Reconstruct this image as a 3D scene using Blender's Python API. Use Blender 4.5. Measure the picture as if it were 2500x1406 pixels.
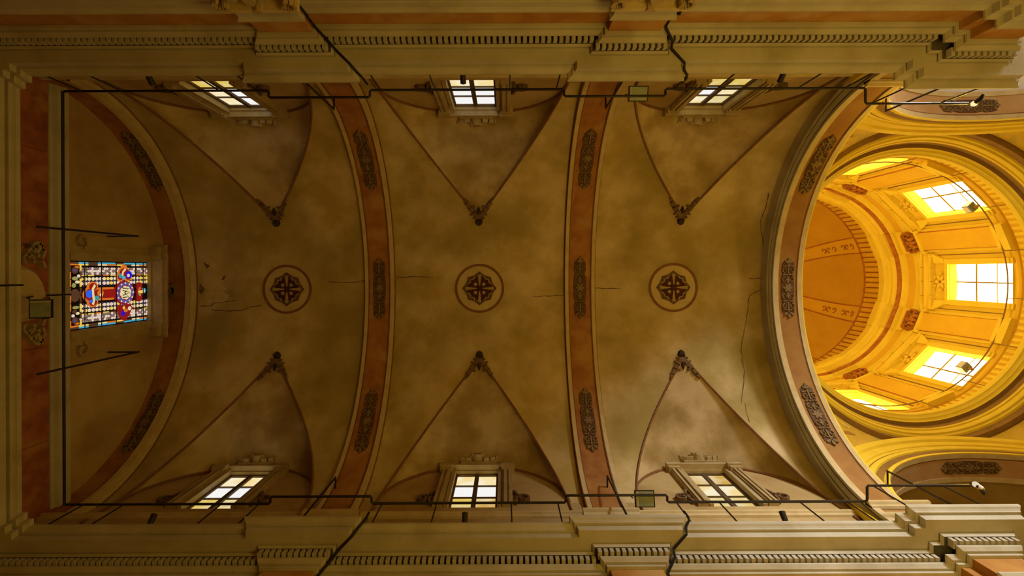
import bpy, bmesh, math, random
from mathutils import Vector, Matrix
random.seed(11)
PI = math.pi
for o in list(bpy.data.objects):
    bpy.data.objects.remove(o, do_unlink=True)
SC = bpy.context.scene
COL = SC.collection

# ------------------------------------------------------------------ camera, world, lights, exposure
# Plan coordinates: x along the nave, y across it (0 = vault axis), in metres.
# Heights from image pixels, scaled vertically by U about the camera height EYE.
EYE, U = 1.6, 0.8
FPX, VX, VY, CAMY = 1120.0, 1232.0, 661.0, -0.535
ROLL = math.radians(0.24)


def hz(z):
    return EYE + U * z


cd = bpy.data.cameras.new('camera')
cam = bpy.data.objects.new('camera', cd)
COL.objects.link(cam)
cd.sensor_width = 36.0
cd.lens = 36.0 * FPX / 2500.0
cd.shift_x = (1250.0 - VX) / 2500.0
cd.shift_y = (VY - 703.0) / 2500.0
cd.clip_start, cd.clip_end = 0.1, 200
cam.location = (0, CAMY, EYE)
cam.rotation_euler = (Matrix.Rotation(PI, 4, 'X') @ Matrix.Rotation(-ROLL, 4, 'Z')).to_euler()
SC.camera = cam

world = bpy.data.worlds.new('world')
SC.world = world
world.use_nodes = True
world.node_tree.nodes['Background'].inputs[0].default_value = (0.80, 0.85, 0.95, 1)
world.node_tree.nodes['Background'].inputs[1].default_value = 0.05

vs = SC.view_settings
vs.view_transform = 'Standard'
vs.look = 'None'
vs.exposure = 0.0
vs.gamma = 1.0
vs.use_curve_mapping = False


def lamp(name, kind, loc, power, color, aim=None, size=1.0, size_y=None, spot=None, spread=None):
    ld = bpy.data.lights.new(name, kind)
    ld.energy = power
    ld.color = color
    if kind == 'AREA':
        ld.shape = 'RECTANGLE'
        ld.size = size
        ld.size_y = size_y or size
    else:
        ld.shadow_soft_size = size
    if kind == 'SPOT':
        ld.spot_size = spot or 1.5
        ld.spot_blend = 0.6
    if spread:
        ld.spread = spread
    lo = bpy.data.objects.new(name, ld)
    COL.objects.link(lo)
    lo.location = loc
    if aim is not None:
        d = Vector(aim) - Vector(loc)
        lo.rotation_euler = d.to_track_quat('-Z', 'Y').to_euler()
    return lo


WARM = (1.0, 0.70, 0.22)
# added warm fills in crossing and nave, no fixtures; daylight of the transept windows
lamp('crossing_fill', 'POINT', (11.2, 0.2, 3.2), 170, (1.0, 0.68, 0.12), size=1.4)
lamp('nave_fill', 'POINT', (5.2, 0.2, 2.4), 720, (1.0, 0.67, 0.11), size=1.6)
lamp('transept_daylight', 'AREA', (14.8, -11.5, 11.2), 330, (0.97, 0.96, 0.98), aim=(6.5, 4.6, 10.3), size=2.5, size_y=3.0, spread=math.radians(58))
lamp('transept_window_glow', 'AREA', (12.5, -10.5, 6.0), 260, (1.0, 0.92, 0.86), aim=(12.8, -6.5, 15.5), size=2.5)

# ------------------------------------------------------------------ materials


def new_mat(name):
    m = bpy.data.materials.new(name)
    m.use_nodes = True
    nt = m.node_tree
    return m, nt, nt.nodes['Principled BSDF']


def c4(c):
    return (c[0], c[1], c[2], 1)


def mat(name, c1, c2=None, scale=2.0, lo=0.4, hi=0.65, rough=0.75, bump=0.15, c3=None, scale3=0.6, lo3=0.5, hi3=0.65,
        metal=0.0, detail=6.0, spec=0.3):
    m, nt, b = new_mat(name)
    N, L = nt.nodes, nt.links
    b.inputs['Roughness'].default_value = rough
    b.inputs['Metallic'].default_value = metal
    b.inputs['Specular IOR Level'].default_value = spec
    b.inputs['Base Color'].default_value = c4(c1)
    if c2 is None:
        return m
    geo = N.new('ShaderNodeNewGeometry')
    n1 = N.new('ShaderNodeTexNoise')
    n1.inputs['Scale'].default_value = scale
    n1.inputs['Detail'].default_value = detail
    n1.inputs['Roughness'].default_value = 0.6
    L.new(geo.outputs['Position'], n1.inputs['Vector'])
    r1 = N.new('ShaderNodeValToRGB')
    r1.color_ramp.elements[0].position = lo
    r1.color_ramp.elements[0].color = c4(c1)
    r1.color_ramp.elements[1].position = hi
    r1.color_ramp.elements[1].color = c4(c2)
    L.new(n1.outputs['Fac'], r1.inputs['Fac'])
    out = r1.outputs['Color']
    if c3 is not None:
        n3 = N.new('ShaderNodeTexNoise')
        n3.inputs['Scale'].default_value = scale3
        n3.inputs['Detail'].default_value = 5.0
        n3.inputs['Roughness'].default_value = 0.55
        L.new(geo.outputs['Position'], n3.inputs['Vector'])
        mr = N.new('ShaderNodeMapRange')
        mr.inputs['From Min'].default_value = lo3
        mr.inputs['From Max'].default_value = hi3
        L.new(n3.outputs['Fac'], mr.inputs['Value'])
        mx = N.new('ShaderNodeMix')
        mx.data_type = 'RGBA'
        L.new(mr.outputs['Result'], mx.inputs['Factor'])
        L.new(out, mx.inputs['A'])
        mx.inputs['B'].default_value = c4(c3)
        out = mx.outputs['Result']
    L.new(out, b.inputs['Base Color'])
    if bump:
        n2 = N.new('ShaderNodeTexNoise')
        n2.inputs['Scale'].default_value = 14.0
        n2.inputs['Detail'].default_value = 4.0
        L.new(geo.outputs['Position'], n2.inputs['Vector'])
        bp = N.new('ShaderNodeBump')
        bp.inputs['Strength'].default_value = bump
        bp.inputs['Distance'].default_value = 0.03
        L.new(n2.outputs['Fac'], bp.inputs['Height'])
        L.new(bp.outputs['Normal'], b.inputs['Normal'])
    return m


def glow(name, c, s, c2=None, scale=3.0):
    m = bpy.data.materials.new(name)
    m.use_nodes = True
    nt = m.node_tree
    nt.nodes.remove(nt.nodes['Principled BSDF'])
    e = nt.nodes.new('ShaderNodeEmission')
    e.inputs['Color'].default_value = c4(c)
    e.inputs['Strength'].default_value = s
    if c2:
        geo = nt.nodes.new('ShaderNodeNewGeometry')
        n = nt.nodes.new('ShaderNodeTexNoise')
        n.inputs['Scale'].default_value = scale
        nt.links.new(geo.outputs['Position'], n.inputs['Vector'])
        r = nt.nodes.new('ShaderNodeValToRGB')
        r.color_ramp.elements[0].position = 0.4
        r.color_ramp.elements[1].position = 0.62
        r.color_ramp.elements[0].color = c4(c)
        r.color_ramp.elements[1].color = c4(c2)
        nt.links.new(n.outputs['Fac'], r.inputs['Fac'])
        nt.links.new(r.outputs['Color'], e.inputs['Color'])
    nt.links.new(e.outputs[0], nt.nodes['Material Output'].inputs[0])
    return m


M = dict(
    vault=mat('vault_plaster', (0.64, 0.50, 0.25), (0.48, 0.345, 0.10), 0.9, 0.40, 0.62, c3=(0.34, 0.25, 0.06), scale3=0.42, lo3=0.43, hi3=0.66),
    sail=mat('lunette_plaster', (0.55, 0.42, 0.21), (0.46, 0.33, 0.14), 1.2, 0.4, 0.65, c3=(0.29, 0.19, 0.05), scale3=0.6, lo3=0.42, hi3=0.64),
    wallp=mat('wall_plaster', (0.52, 0.38, 0.16), (0.44, 0.30, 0.11), 0.9, 0.4, 0.66, c3=(0.36, 0.22, 0.07), scale3=0.5, lo3=0.5, hi3=0.7),
    redrib=mat('red_scagliola', (0.42, 0.185, 0.04), (0.31, 0.115, 0.025), 2.3, 0.36, 0.66, c3=(0.46, 0.24, 0.07), scale3=1.3),
    frieze=mat('red_frieze_marble', (0.50, 0.25, 0.05), (0.37, 0.16, 0.03), 1.8, 0.36, 0.66, c3=(0.52, 0.31, 0.10), scale3=1.1),
    frieze_dark=mat('dark_red_attic_marble', (0.44, 0.15, 0.05), (0.25, 0.07, 0.03), 2.6, 0.36, 0.66, c3=(0.46, 0.2, 0.07), scale3=1.6),
    fillet=mat('pale_stucco', (0.62, 0.485, 0.24), (0.53, 0.40, 0.17), 3.0),
    line=mat('brown_painted_line', (0.20, 0.085, 0.03), (0.26, 0.12, 0.04), 4.0),
    stone=mat('grey_cornice_stone', (0.52, 0.48, 0.36), (0.44, 0.40, 0.28), 1.6, 0.36, 0.66, c3=(0.40, 0.35, 0.24), scale3=0.9),
    dent=mat('dentil_stone', (0.50, 0.46, 0.35), (0.42, 0.38, 0.28), 5.0),
    gap_shade=mat('stone_gap_shade', (0.10, 0.085, 0.05), (0.07, 0.06, 0.035), 5.0),  # shade between the dentils, put into a near-black backing colour
    surround=mat('window_stucco', (0.47, 0.36, 0.18), (0.38, 0.28, 0.12), 3.0),
    orn=mat('olive_relief', (0.25, 0.165, 0.065), (0.18, 0.11, 0.04), 6.0),
    orn_bg=mat('relief_ground', (0.13, 0.07, 0.025), (0.09, 0.045, 0.018), 5.0),
    tip=mat('pendant_stucco', (0.20, 0.12, 0.05), (0.12, 0.065, 0.03), 6.0),
    tip_dark=mat('pendant_dark', (0.05, 0.03, 0.02), (0.03, 0.015, 0.01), 6.0),
    medal_red=mat('rosette_maroon', (0.085, 0.018, 0.014), (0.06, 0.012, 0.01), 6.0),
    medal_olive=mat('rosette_olive', (0.42, 0.31, 0.12), (0.34, 0.24, 0.09), 6.0),
    medal_rim=mat('rosette_rim', (0.16, 0.085, 0.04), (0.11, 0.055, 0.03), 6.0),
    medal_bg=mat('medallion_ground', (0.60, 0.46, 0.20), (0.52, 0.39, 0.16), 2.0),
    crack=mat('crack_brown', (0.12, 0.075, 0.03), (0.17, 0.11, 0.05), 5.0),
    patch=mat('bare_plaster_patch', (0.58, 0.45, 0.20), (0.48, 0.36, 0.13), 3.0),
    black=mat('black_iron', (0.018, 0.013, 0.01), (0.03, 0.02, 0.012), 8.0, rough=0.5, bump=0),
    cable=mat('black_cable', (0.012, 0.010, 0.008), rough=0.6),
    frame=mat('window_timber', (0.13, 0.08, 0.03), (0.09, 0.055, 0.02), 6.0),
    lampglass=mat('flood_glass', (0.33, 0.38, 0.30), (0.24, 0.28, 0.22), 3.0, rough=0.25, bump=0, spec=0.6),
    yellow=mat('yellow_drum_plaster', (0.86, 0.62, 0.035), (0.80, 0.55, 0.025), 1.4, 0.36, 0.66),
    yellow2=mat('yellow_moulding', (0.88, 0.67, 0.045), (0.82, 0.60, 0.03), 2.2, 0.36, 0.66),
    orange=mat('orange_panel', (0.80, 0.50, 0.02), (0.74, 0.44, 0.015), 1.2, 0.36, 0.66),
    dome=mat('dome_shaded_orange', (0.72, 0.43, 0.02), (0.66, 0.37, 0.015), 0.9, 0.36, 0.66),  # weaker light up in the dome put into a deeper orange
    gilt=mat('gilt_and_gap_shade', (0.42, 0.14, 0.015), (0.55, 0.24, 0.03), 5.0, rough=0.5),
    fresco=mat('pendentive_fresco', (0.78, 0.55, 0.06), (0.64, 0.43, 0.04), 1.6, 0.38, 0.62, c3=(0.45, 0.36, 0.07), scale3=1.1),
    fig1=mat('fresco_gold', (0.85, 0.62, 0.14), (0.7, 0.45, 0.06), 3.0),
    fig2=mat('fresco_russet', (0.50, 0.24, 0.04), (0.42, 0.2, 0.03), 3.0),
    shade=mat('brown_and_shade', (0.30, 0.17, 0.03), (0.24, 0.13, 0.025), 2.0),  # ring and groove shade put into colour; also brown rails and glazing bars
    pink=mat('rosy_soffit', (0.52, 0.33, 0.15), (0.47, 0.26, 0.09), 1.6, 0.36, 0.66),
    archred=mat('brown_red_soffit', (0.37, 0.19, 0.04), (0.30, 0.135, 0.025), 1.8, 0.36, 0.66),
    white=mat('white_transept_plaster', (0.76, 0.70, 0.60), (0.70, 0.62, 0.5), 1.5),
    floor=mat('floor_marble', (0.50, 0.42, 0.30), (0.38, 0.28, 0.18), 1.0),
    bulb=glow('lamp_bulb', (1.0, 0.80, 0.35), 1.1),
    bulbw=glow('pale_lamp_bulb', (1.0, 0.86, 0.62), 0.75),
    lead=mat('lead_came', (0.02, 0.014, 0.01), rough=0.6),
    paneW=glow('pane_daylight', (0.93, 0.91, 0.88), 1.0),
    paneB=glow('pane_warm_white', (1.0, 0.88, 0.60), 0.95, (0.97, 0.74, 0.32), 2.2),
    paneY=glow('pane_amber', (0.93, 0.66, 0.13), 0.80, (1.0, 0.84, 0.45), 2.0),
    paneO=glow('pane_deep_amber', (0.80, 0.48, 0.10), 0.80, (1.0, 0.78, 0.42), 1.6),
    paneD=glow('pane_drum_daylight', (1.0, 0.75, 0.32), 9.0),
)
SG = dict(
    red=glow('glass_red', (0.34, 0.012, 0.008), 0.8), orange=glow('glass_orange', (0.80, 0.20, 0.02), 0.8),
    blue=glow('glass_blue', (0.03, 0.13, 0.85), 0.9), deep=glow('glass_ultramarine', (0.02, 0.01, 0.60), 0.9),
    cyan=glow('glass_cyan', (0.07, 0.42, 0.62), 0.9), teal=glow('glass_teal', (0.05, 0.33, 0.32), 0.9),
    cream=glow('glass_cream', (0.86, 0.70, 0.36), 0.9), white=glow('glass_pale', (0.80, 0.62, 0.50), 0.95),
    yellow=glow('glass_yellow', (0.92, 0.62, 0.10), 0.9), violet=glow('glass_violet', (0.13, 0.09, 0.36), 0.8),
    brown=glow('glass_brown', (0.11, 0.045, 0.02), 0.8), mauve=glow('glass_mauve', (0.28, 0.17, 0.13), 0.8),
    green=glow('glass_green', (0.35, 0.36, 0.10), 0.8),
)

# ------------------------------------------------------------------ mesh builder


class MB:
    def __init__(self):
        self.v, self.f = [], []

    def p(self, x, y, z):
        self.v.append((x, y, hz(z)))
        return len(self.v) - 1

    def face(self, pts):
        self.f.append([self.p(*q) for q in pts])

    def loft(self, rings, close=False, cap=False):
        idx = [[self.p(*q) for q in r] for r in rings]
        for a, b in zip(idx[:-1], idx[1:]):
            n = len(a)
            for i in range(n if close else n - 1):
                j = (i + 1) % n
                self.f.append([a[i], a[j], b[j], b[i]])
        if cap:
            self.f.append(idx[0][::-1])
            self.f.append(idx[-1])
        return self

    def box(self, x0, x1, y0, y1, z0, z1):
        i = [self.p(x, y, z) for z in (z0, z1) for y in (y0, y1) for x in (x0, x1)]
        for q in ((0, 1, 3, 2), (4, 6, 7, 5), (0, 4, 5, 1), (2, 3, 7, 6), (0, 2, 6, 4), (1, 5, 7, 3)):
            self.f.append([i[k] for k in q])
        return self

    def mbox(self, mp, u0, u1, v0, v1, h0, h1):
        i = [self.p(*mp(u, v, h)) for h in (h0, h1) for v in (v0, v1) for u in (u0, u1)]
        for q in ((0, 1, 3, 2), (4, 6, 7, 5), (0, 4, 5, 1), (2, 3, 7, 6), (0, 2, 6, 4), (1, 5, 7, 3)):
            self.f.append([i[k] for k in q])
        return self

    def tube(self, pts, r, n=6):
        P = [Vector((q[0], q[1], q[2] * U)) for q in pts]
        rings = []
        for i, q in enumerate(P):
            t = (P[min(i + 1, len(P) - 1)] - P[max(i - 1, 0)])
            if t.length < 1e-6:
                t = Vector((0, 0, 1))
            t.normalize()
            a = t.orthogonal().normalized() if i == 0 else (a - t * a.dot(t)).normalized()
            b = t.cross(a)
            rr = r[i] if isinstance(r, (list, tuple)) else r
            ring = []
            for k in range(n):
                w = q + (a * math.cos(2 * PI * k / n) + b * math.sin(2 * PI * k / n)) * rr
                ring.append((w.x, w.y, w.z / U))
            rings.append(ring)
        return self.loft(rings, close=True, cap=True)

    def relief(self, polys, mp, h=0.04, h0=-0.01, inset=0.82):
        for poly in polys:
            cu = sum(q[0] for q in poly) / len(poly)
            cv = sum(q[1] for q in poly) / len(poly)
            lo = [self.p(*mp(u, v, h0)) for u, v in poly]
            hi = [self.p(*mp(cu + (u - cu) * inset, cv + (v - cv) * inset, h)) for u, v in poly]
            n = len(poly)
            self.f.append(hi)
            for i in range(n):
                j = (i + 1) % n
                self.f.append([lo[i], lo[j], hi[j], hi[i]])
        return self

    def lathe(self, prof, cx, cy, n=72, a0=0.0, a1=2 * PI):
        full = abs(a1 - a0 - 2 * PI) < 1e-6
        rings = []
        for k in range(n + 1):
            a = a0 + (a1 - a0) * k / n
            rings.append([(cx + r * math.cos(a), cy + r * math.sin(a), z) for r, z in prof])
        return self.loft(rings)


def obj(name, mb, m, parent=None, smooth=False, kind=None):
    me = bpy.data.meshes.new(name)
    me.from_pydata(mb.v, [], mb.f)
    bm = bmesh.new()
    bm.from_mesh(me)
    bmesh.ops.remove_doubles(bm, verts=bm.verts, dist=1e-5)
    bmesh.ops.recalc_face_normals(bm, faces=bm.faces)
    bm.to_mesh(me)
    bm.free()
    me.materials.append(m)
    if smooth:
        for p in me.polygons:
            p.use_smooth = True
        try:
            me.set_sharp_from_angle(angle=math.radians(35))
        except Exception:
            pass
    o = bpy.data.objects.new(name, me)
    COL.objects.link(o)
    if parent is not None:
        o.parent = parent
    if kind:
        o['kind'] = kind
    return o


def thing(name):
    o = bpy.data.objects.new(name, None)
    o.empty_display_size = 0.2
    COL.objects.link(o)
    return o


def tag(o, label, cat, group=None, kind=None):
    o['label'] = label
    o['category'] = cat
    if group:
        o['group'] = group
    if kind:
        o['kind'] = kind
    return o


# ---- flat shape helpers (lists of polygons in u, v)
def disc(cu, cv, r, n=10, rv=None):
    rv = rv or r
    return [[(cu + r * math.cos(2 * PI * k / n), cv + rv * math.sin(2 * PI * k / n)) for k in range(n)]]


def petal(cu, cv, ang, ln, w):
    c, s = math.cos(ang), math.sin(ang)
    pts = [(0, -0.12 * w), (0.3 * ln, -0.42 * w), (0.62 * ln, -0.5 * w), (0.86 * ln, -0.3 * w), (ln, 0), (0.86 * ln, 0.3 * w),
           (0.62 * ln, 0.5 * w), (0.3 * ln, 0.42 * w), (0, 0.12 * w)]
    return [[(cu + a * c - b * s, cv + a * s + b * c) for a, b in pts]]


def stroke(pts, w):
    out = []
    L = []
    for i, q in enumerate(pts):
        a, b = pts[max(i - 1, 0)], pts[min(i + 1, len(pts) - 1)]
        t = (b[0] - a[0], b[1] - a[1])
        n = math.hypot(*t) or 1
        ww = w[i] if isinstance(w, (list, tuple)) else w
        L.append(((q[0] - t[1] / n * ww / 2, q[1] + t[0] / n * ww / 2), (q[0] + t[1] / n * ww / 2, q[1] - t[0] / n * ww / 2)))
    for a, b in zip(L[:-1], L[1:]):
        out.append([a[0], b[0], b[1], a[1]])
    return out


def spiral(cu, cv, r0, r1, a0, a1, n=9):
    return [(cu + (r0 + (r1 - r0) * k / n) * math.cos(a0 + (a1 - a0) * k / n),
             cv + (r0 + (r1 - r0) * k / n) * math.sin(a0 + (a1 - a0) * k / n)) for k in range(n + 1)]


def annulus(cu, cv, r0, r1, n=40):
    out = []
    for k in range(n):
        a, b = 2 * PI * k / n, 2 * PI * (k + 1) / n
        out.append([(cu + r0 * math.cos(a), cv + r0 * math.sin(a)), (cu + r1 * math.cos(a), cv + r1 * math.sin(a)),
                    (cu + r1 * math.cos(b), cv + r1 * math.sin(b)), (cu + r0 * math.cos(b), cv + r0 * math.sin(b))])
    return out


# ------------------------------------------------------------------ nave geometry
R, ZS = 5.05, 12.95            # vault radius and springing height
YW = 5.0                       # inner face of the long walls
XW, XE = -10.5, 8.12           # west wall, nave end at the crossing arch
RIBS = (-3.895, 2.34)
BAYS = (-7.02, -0.78, 5.46)
LH, LT = 2.3, 2.15             # lunette half width at the wall, tip distance from the axis
ZAPEX = 16.15


def vz(y, r=R):
    return ZS + math.sqrt(max(r * r - y * y, 0.0))


def lh(y):
    return max(0.0, LH * (abs(y) - LT) / (YW - LT))


ZWALL = vz(YW)


def vault_map(cx, r=R):
    # u along x, v along the arc from the crown, h below the surface
    def f(u, v, h):
        a = v / R
        return (cx + u, (r - h) * math.sin(a), ZS + (r - h) * math.cos(a))
    return f


def unroll(px, py):
    c, s = math.cos(ROLL), math.sin(ROLL)
    dx, dy = px - VX, py - VY
    return VX + dx * c - dy * s, VY + dx * s + dy * c


def on_vault(px, py):
    px, py = unroll(px, py)
    ky = (py - VY) / 1400.0
    # (ky Z + CAMY)^2 + (Z-ZS)^2 = R^2
    a, b, c = ky * ky + 1, 2 * ky * CAMY - 2 * ZS, CAMY * CAMY + ZS * ZS - R * R
    z = (-b + math.sqrt(b * b - 4 * a * c)) / (2 * a)
    y = ky * z + CAMY
    return (px - VX) / 1400.0 * z, R * math.asin(max(-1, min(1, y / R)))


# floor
mb = MB().box(XW - 0.6, 26, -16, 16, -2.06, -2.0)
fl = obj('floor', mb, M['floor'])
tag(fl, 'pale marble church floor far below the vault', 'floor', kind='structure')

# ceiling: the barrel vault with six openings for the lunettes
mb = MB()
amax = math.asin(YW / R)
ys = sorted(set([R * math.sin(-amax + 2 * amax * k / 64) for k in range(65)] + [LT, -LT]))
cuts = [XW] + [b for b in BAYS] + [XE]
nseg = 14
for j in range(len(ys) - 1):
    ya, yb = ys[j], ys[j + 1]
    for k in range(4):
        def ends(y):
            h = lh(y)
            x0 = cuts[0] if k == 0 else BAYS[k - 1] + h
            x1 = cuts[-1] if k == 3 else BAYS[k] - h
            return x0, x1
        a0, a1 = ends(ya)
        b0, b1 = ends(yb)
        ra = [(a0 + (a1 - a0) * i / nseg, ya, vz(ya)) for i in range(nseg + 1)]
        rb = [(b0 + (b1 - b0) * i / nseg, yb, vz(yb)) for i in range(nseg + 1)]
        mb.loft([ra, rb])
ceil = obj('ceiling', mb, M['vault'], smooth=True)
tag(ceil, 'stained ochre plaster barrel vault of the nave with lunettes over the windows', 'vault', kind='structure')


def zr(y):
    t = (abs(y) - LT) / (YW - LT)
    return vz(LT) + (ZAPEX - vz(LT)) * t


for sd in (-1, 1):
    for cx in BAYS:
        mb = MB()
        rings = []
        for i in range(19):
            y = LT + (YW - LT) * i / 18
            h = max(lh(y), 1e-4)
            ring = []
            for k in range(25):
                s = -math.cos(PI * k / 24)
                ring.append((cx + h * s, sd * y, vz(y) + (zr(y) - vz(y)) * math.sqrt(max(0, 1 - s * s))))
            rings.append(ring)
        mb.loft(rings)
        sail = obj('lunette_sail', mb, M['sail'], ceil, smooth=True)
        # the two brown arris lines where lunette and vault meet, running on down the wall
        for e in (-1, 1):
            pts = []
            for i in range(25):
                y = LT + 0.28 + (YW - LT - 0.30) * i / 24
                pts.append((cx + e * lh(y), sd * (y - 0.012), vz(y) - 0.02))
            pts.append((cx + e * (LH + 0.0), sd * (YW - 0.02), ZWALL - 0.4))
            pts.append((cx + e * (LH + 0.02), sd * (YW - 0.02), 12.6))
            obj('arris_line', MB().tube(pts, 0.028, 6), M['line'], sail, smooth=True)
        # the wall arch line
        pts = [(cx + LH * math.cos(PI * k / 30), sd * (YW - 0.03), ZWALL + (ZAPEX - ZWALL) * math.sin(PI * k / 30)) for k in range(31)]
        obj('wall_arch_line', MB().tube(pts, 0.032, 6), M['line'], sail, smooth=True)

# cracks in the plaster
CR = [
    [(1862, 705), (1838, 716), (1828, 724), (1826, 760), (1818, 800), (1812, 830), (1809, 850), (1812, 880), (1818, 910), (1814, 950), (1810, 985)],
    [(1818, 985), (1823, 1010), (1830, 1030)],
    [(1876, 470), (1872, 500), (1858, 535), (1857, 555), (1862, 585), (1863, 620)],
    [(800, 688), (850, 690), (890, 686), (906, 682)],
    [(968, 677), (1010, 676), (1060, 677)],
    [(489, 747), (515, 747), (522, 740), (550, 736), (575, 734)],
    [(515, 757), (560, 759), (590, 758), (612, 748), (640, 746)],
    [(1300, 724), (1340, 722), (1376, 721)],
    [(1445, 703), (1480, 704), (1515, 704)],
    [(1828, 680), (1862, 679)],
]
for c in CR:
    pts = [on_vault(*q) for q in c]
    fine = []
    for a, b in zip(pts[:-1], pts[1:]):
        for k in range(4):
            t = k / 4
            fine.append((a[0] + (b[0] - a[0]) * t + random.uniform(-.012, .012), a[1] + (b[1] - a[1]) * t + random.uniform(-.012, .012)))
    fine.append(pts[-1])
    wd = [0.012 + 0.022 * random.random() for _ in fine]
    obj('crack', MB().relief(stroke(fine, wd), vault_map(0), 0.006, 0.0, 0.98), M['crack'], ceil)
# patches of bare plaster beside the west arch
for c, mm in (([(494, 655), (520, 640), (540, 655), (552, 680), (540, 694), (555, 706), (520, 716), (496, 700)], 'patch'),
              ([(500, 716), (535, 706), (560, 722), (548, 738), (505, 740)], 'patch'),
              ([(496, 640), (520, 652), (540, 676), (552, 672), (548, 684), (530, 684), (508, 662)], 'tip'),
              ([(488, 690), (500, 706), (492, 720), (486, 712)], 'tip')):
    pl = [on_vault(*q) for q in c]
    obj('plaster_patch', MB().relief([pl], vault_map(0), 0.008 if mm == 'patch' else 0.012, 0.0, 0.97), M[mm], ceil)

# ---------------------------------------------------------------- long walls with window openings
WZ0, WZ1, WHW = 13.42, 15.86, 0.58


def long_wall(sd, name, label):
    mb = MB()
    xs = [XW]
    for cx in BAYS:
        xs += [cx - LH + 2 * LH * k / 40 for k in range(41)] + [cx - WHW, cx + WHW]
    xs = sorted(set(round(x, 4) for x in xs + [XE + 0.4]))

    def top(x):
        for cx in BAYS:
            if abs(x - cx) <= LH + 1e-6:
                return ZWALL + (ZAPEX - ZWALL) * math.sqrt(max(0, 1 - ((x - cx) / LH) ** 2)) + 0.12
        return ZWALL + 0.12
    y = sd * YW
    for xa, xb in zip(xs[:-1], xs[1:]):
        mid = (xa + xb) / 2
        hole = any(abs(mid - cx) < WHW for cx in BAYS)
        ta, tb = top(xa), top(xb)
        mb.face([(xa, y, -2), (xb, y, -2), (xb, y, WZ0), (xa, y, WZ0)])
        if hole:
            if min(ta, tb) > WZ1:
                mb.face([(xa, y, WZ1), (xb, y, WZ1), (xb, y, tb), (xa, y, ta)])
        else:
            mb.face([(xa, y, WZ0), (xb, y, WZ0), (xb, y, tb), (xa, y, ta)])
    w = obj(name, mb, M['wallp'])
    return tag(w, label, 'wall', kind='structure')


wallN = long_wall(-1, 'wall_north', 'ochre upper nave wall along the top edge of the view')
wallS = long_wall(1, 'wall_south', 'ochre upper nave wall along the bottom edge of the view')

# sill string course on the long walls and imposts at the rib feet
for sd, w in ((-1, wallN), (1, wallS)):
    y0, y1 = YW - 0.10, YW + 0.02
    for x0, x1 in ((XW, RIBS[0] - 0.62), (RIBS[0] + 0.62, RIBS[1] - 0.62), (RIBS[1] + 0.62, XE)):
        mb = MB()
        prof = [(0.0, 12.80), (0.05, 12.82), (0.06, 12.90), (0.10, 12.93), (0.10, 13.00), (0.0, 13.02)]
        mb.loft([[(x, sd * (YW - d), z) for d, z in prof] for x in (x0, x1)], cap=True)
        obj('sill_course', mb, M['fillet'], w)


# ---------------------------------------------------------------- west wall with the lunette and stained glass opening
GZ0, GZ1, GHW, GC = 13.85, 17.02, 0.86, 0.03
mb = MB()
ysw = sorted(set([round(-R + 2 * R * k / 80, 4) for k in range(81)] + [GC - GHW, GC + GHW]))
for ya, yb in zip(ysw[:-1], ysw[1:]):
    mid = (ya + yb) / 2
    ta, tb = vz(ya) + 0.08, vz(yb) + 0.08
    mb.face([(XW, ya, 13.3), (XW, yb, 13.3), (XW, yb, GZ0), (XW, ya, GZ0)])
    if abs(mid - GC) < GHW:
        mb.face([(XW, ya, GZ1), (XW, yb, GZ1), (XW, yb, tb), (XW, ya, ta)])
    else:
        mb.face([(XW, ya, min(GZ0, ta)), (XW, yb, min(GZ0, tb)), (XW, yb, tb), (XW, ya, ta)])
wallW = obj('wall_west', mb, M['wallp'])
tag(wallW, 'ochre end wall with a half-round top around the stained glass window', 'wall', kind='structure')
mb = MB()
mb.face([(XW, -R, -2), (XW, R, -2), (XW, R, 13.3), (XW, -R, 13.3)])
obj('attic_band', mb, M['frieze_dark'], wallW)
# attic panels proud of the wall, divided by joints
pr = [-4.95, -3.3, -1.15, 1.15, 3.3, 4.95]
for a, b in zip(pr[:-1], pr[1:]):
    obj('marble_panel', MB().box(XW, XW + 0.03, a + 0.012, b - 0.012, 11.2, 13.16), M['frieze_dark'], wallW)
prof = [(0.0, 13.16), (0.05, 13.18), (0.06, 13.26), (0.13, 13.32), (0.13, 13.40), (0.20, 13.48), (0.20, 13.58), (0.0, 13.60)]
mb = MB()
mb.loft([[(XW + d, y, z) for d, z in prof] for y in (-YW, YW)], cap=True)
obj('string_course', mb, M['stone'], wallW)
mb = MB()
mb.loft([[(XW + d, y, z) for d, z in [(0, 13.60), (0.08, 13.62), (0.08, 13.74), (0, 13.76)]] for y in (-YW, YW)], cap=True)
obj('sill_fillet', mb, M['fillet'], wallW)

# ---------------------------------------------------------------- ribs


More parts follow.
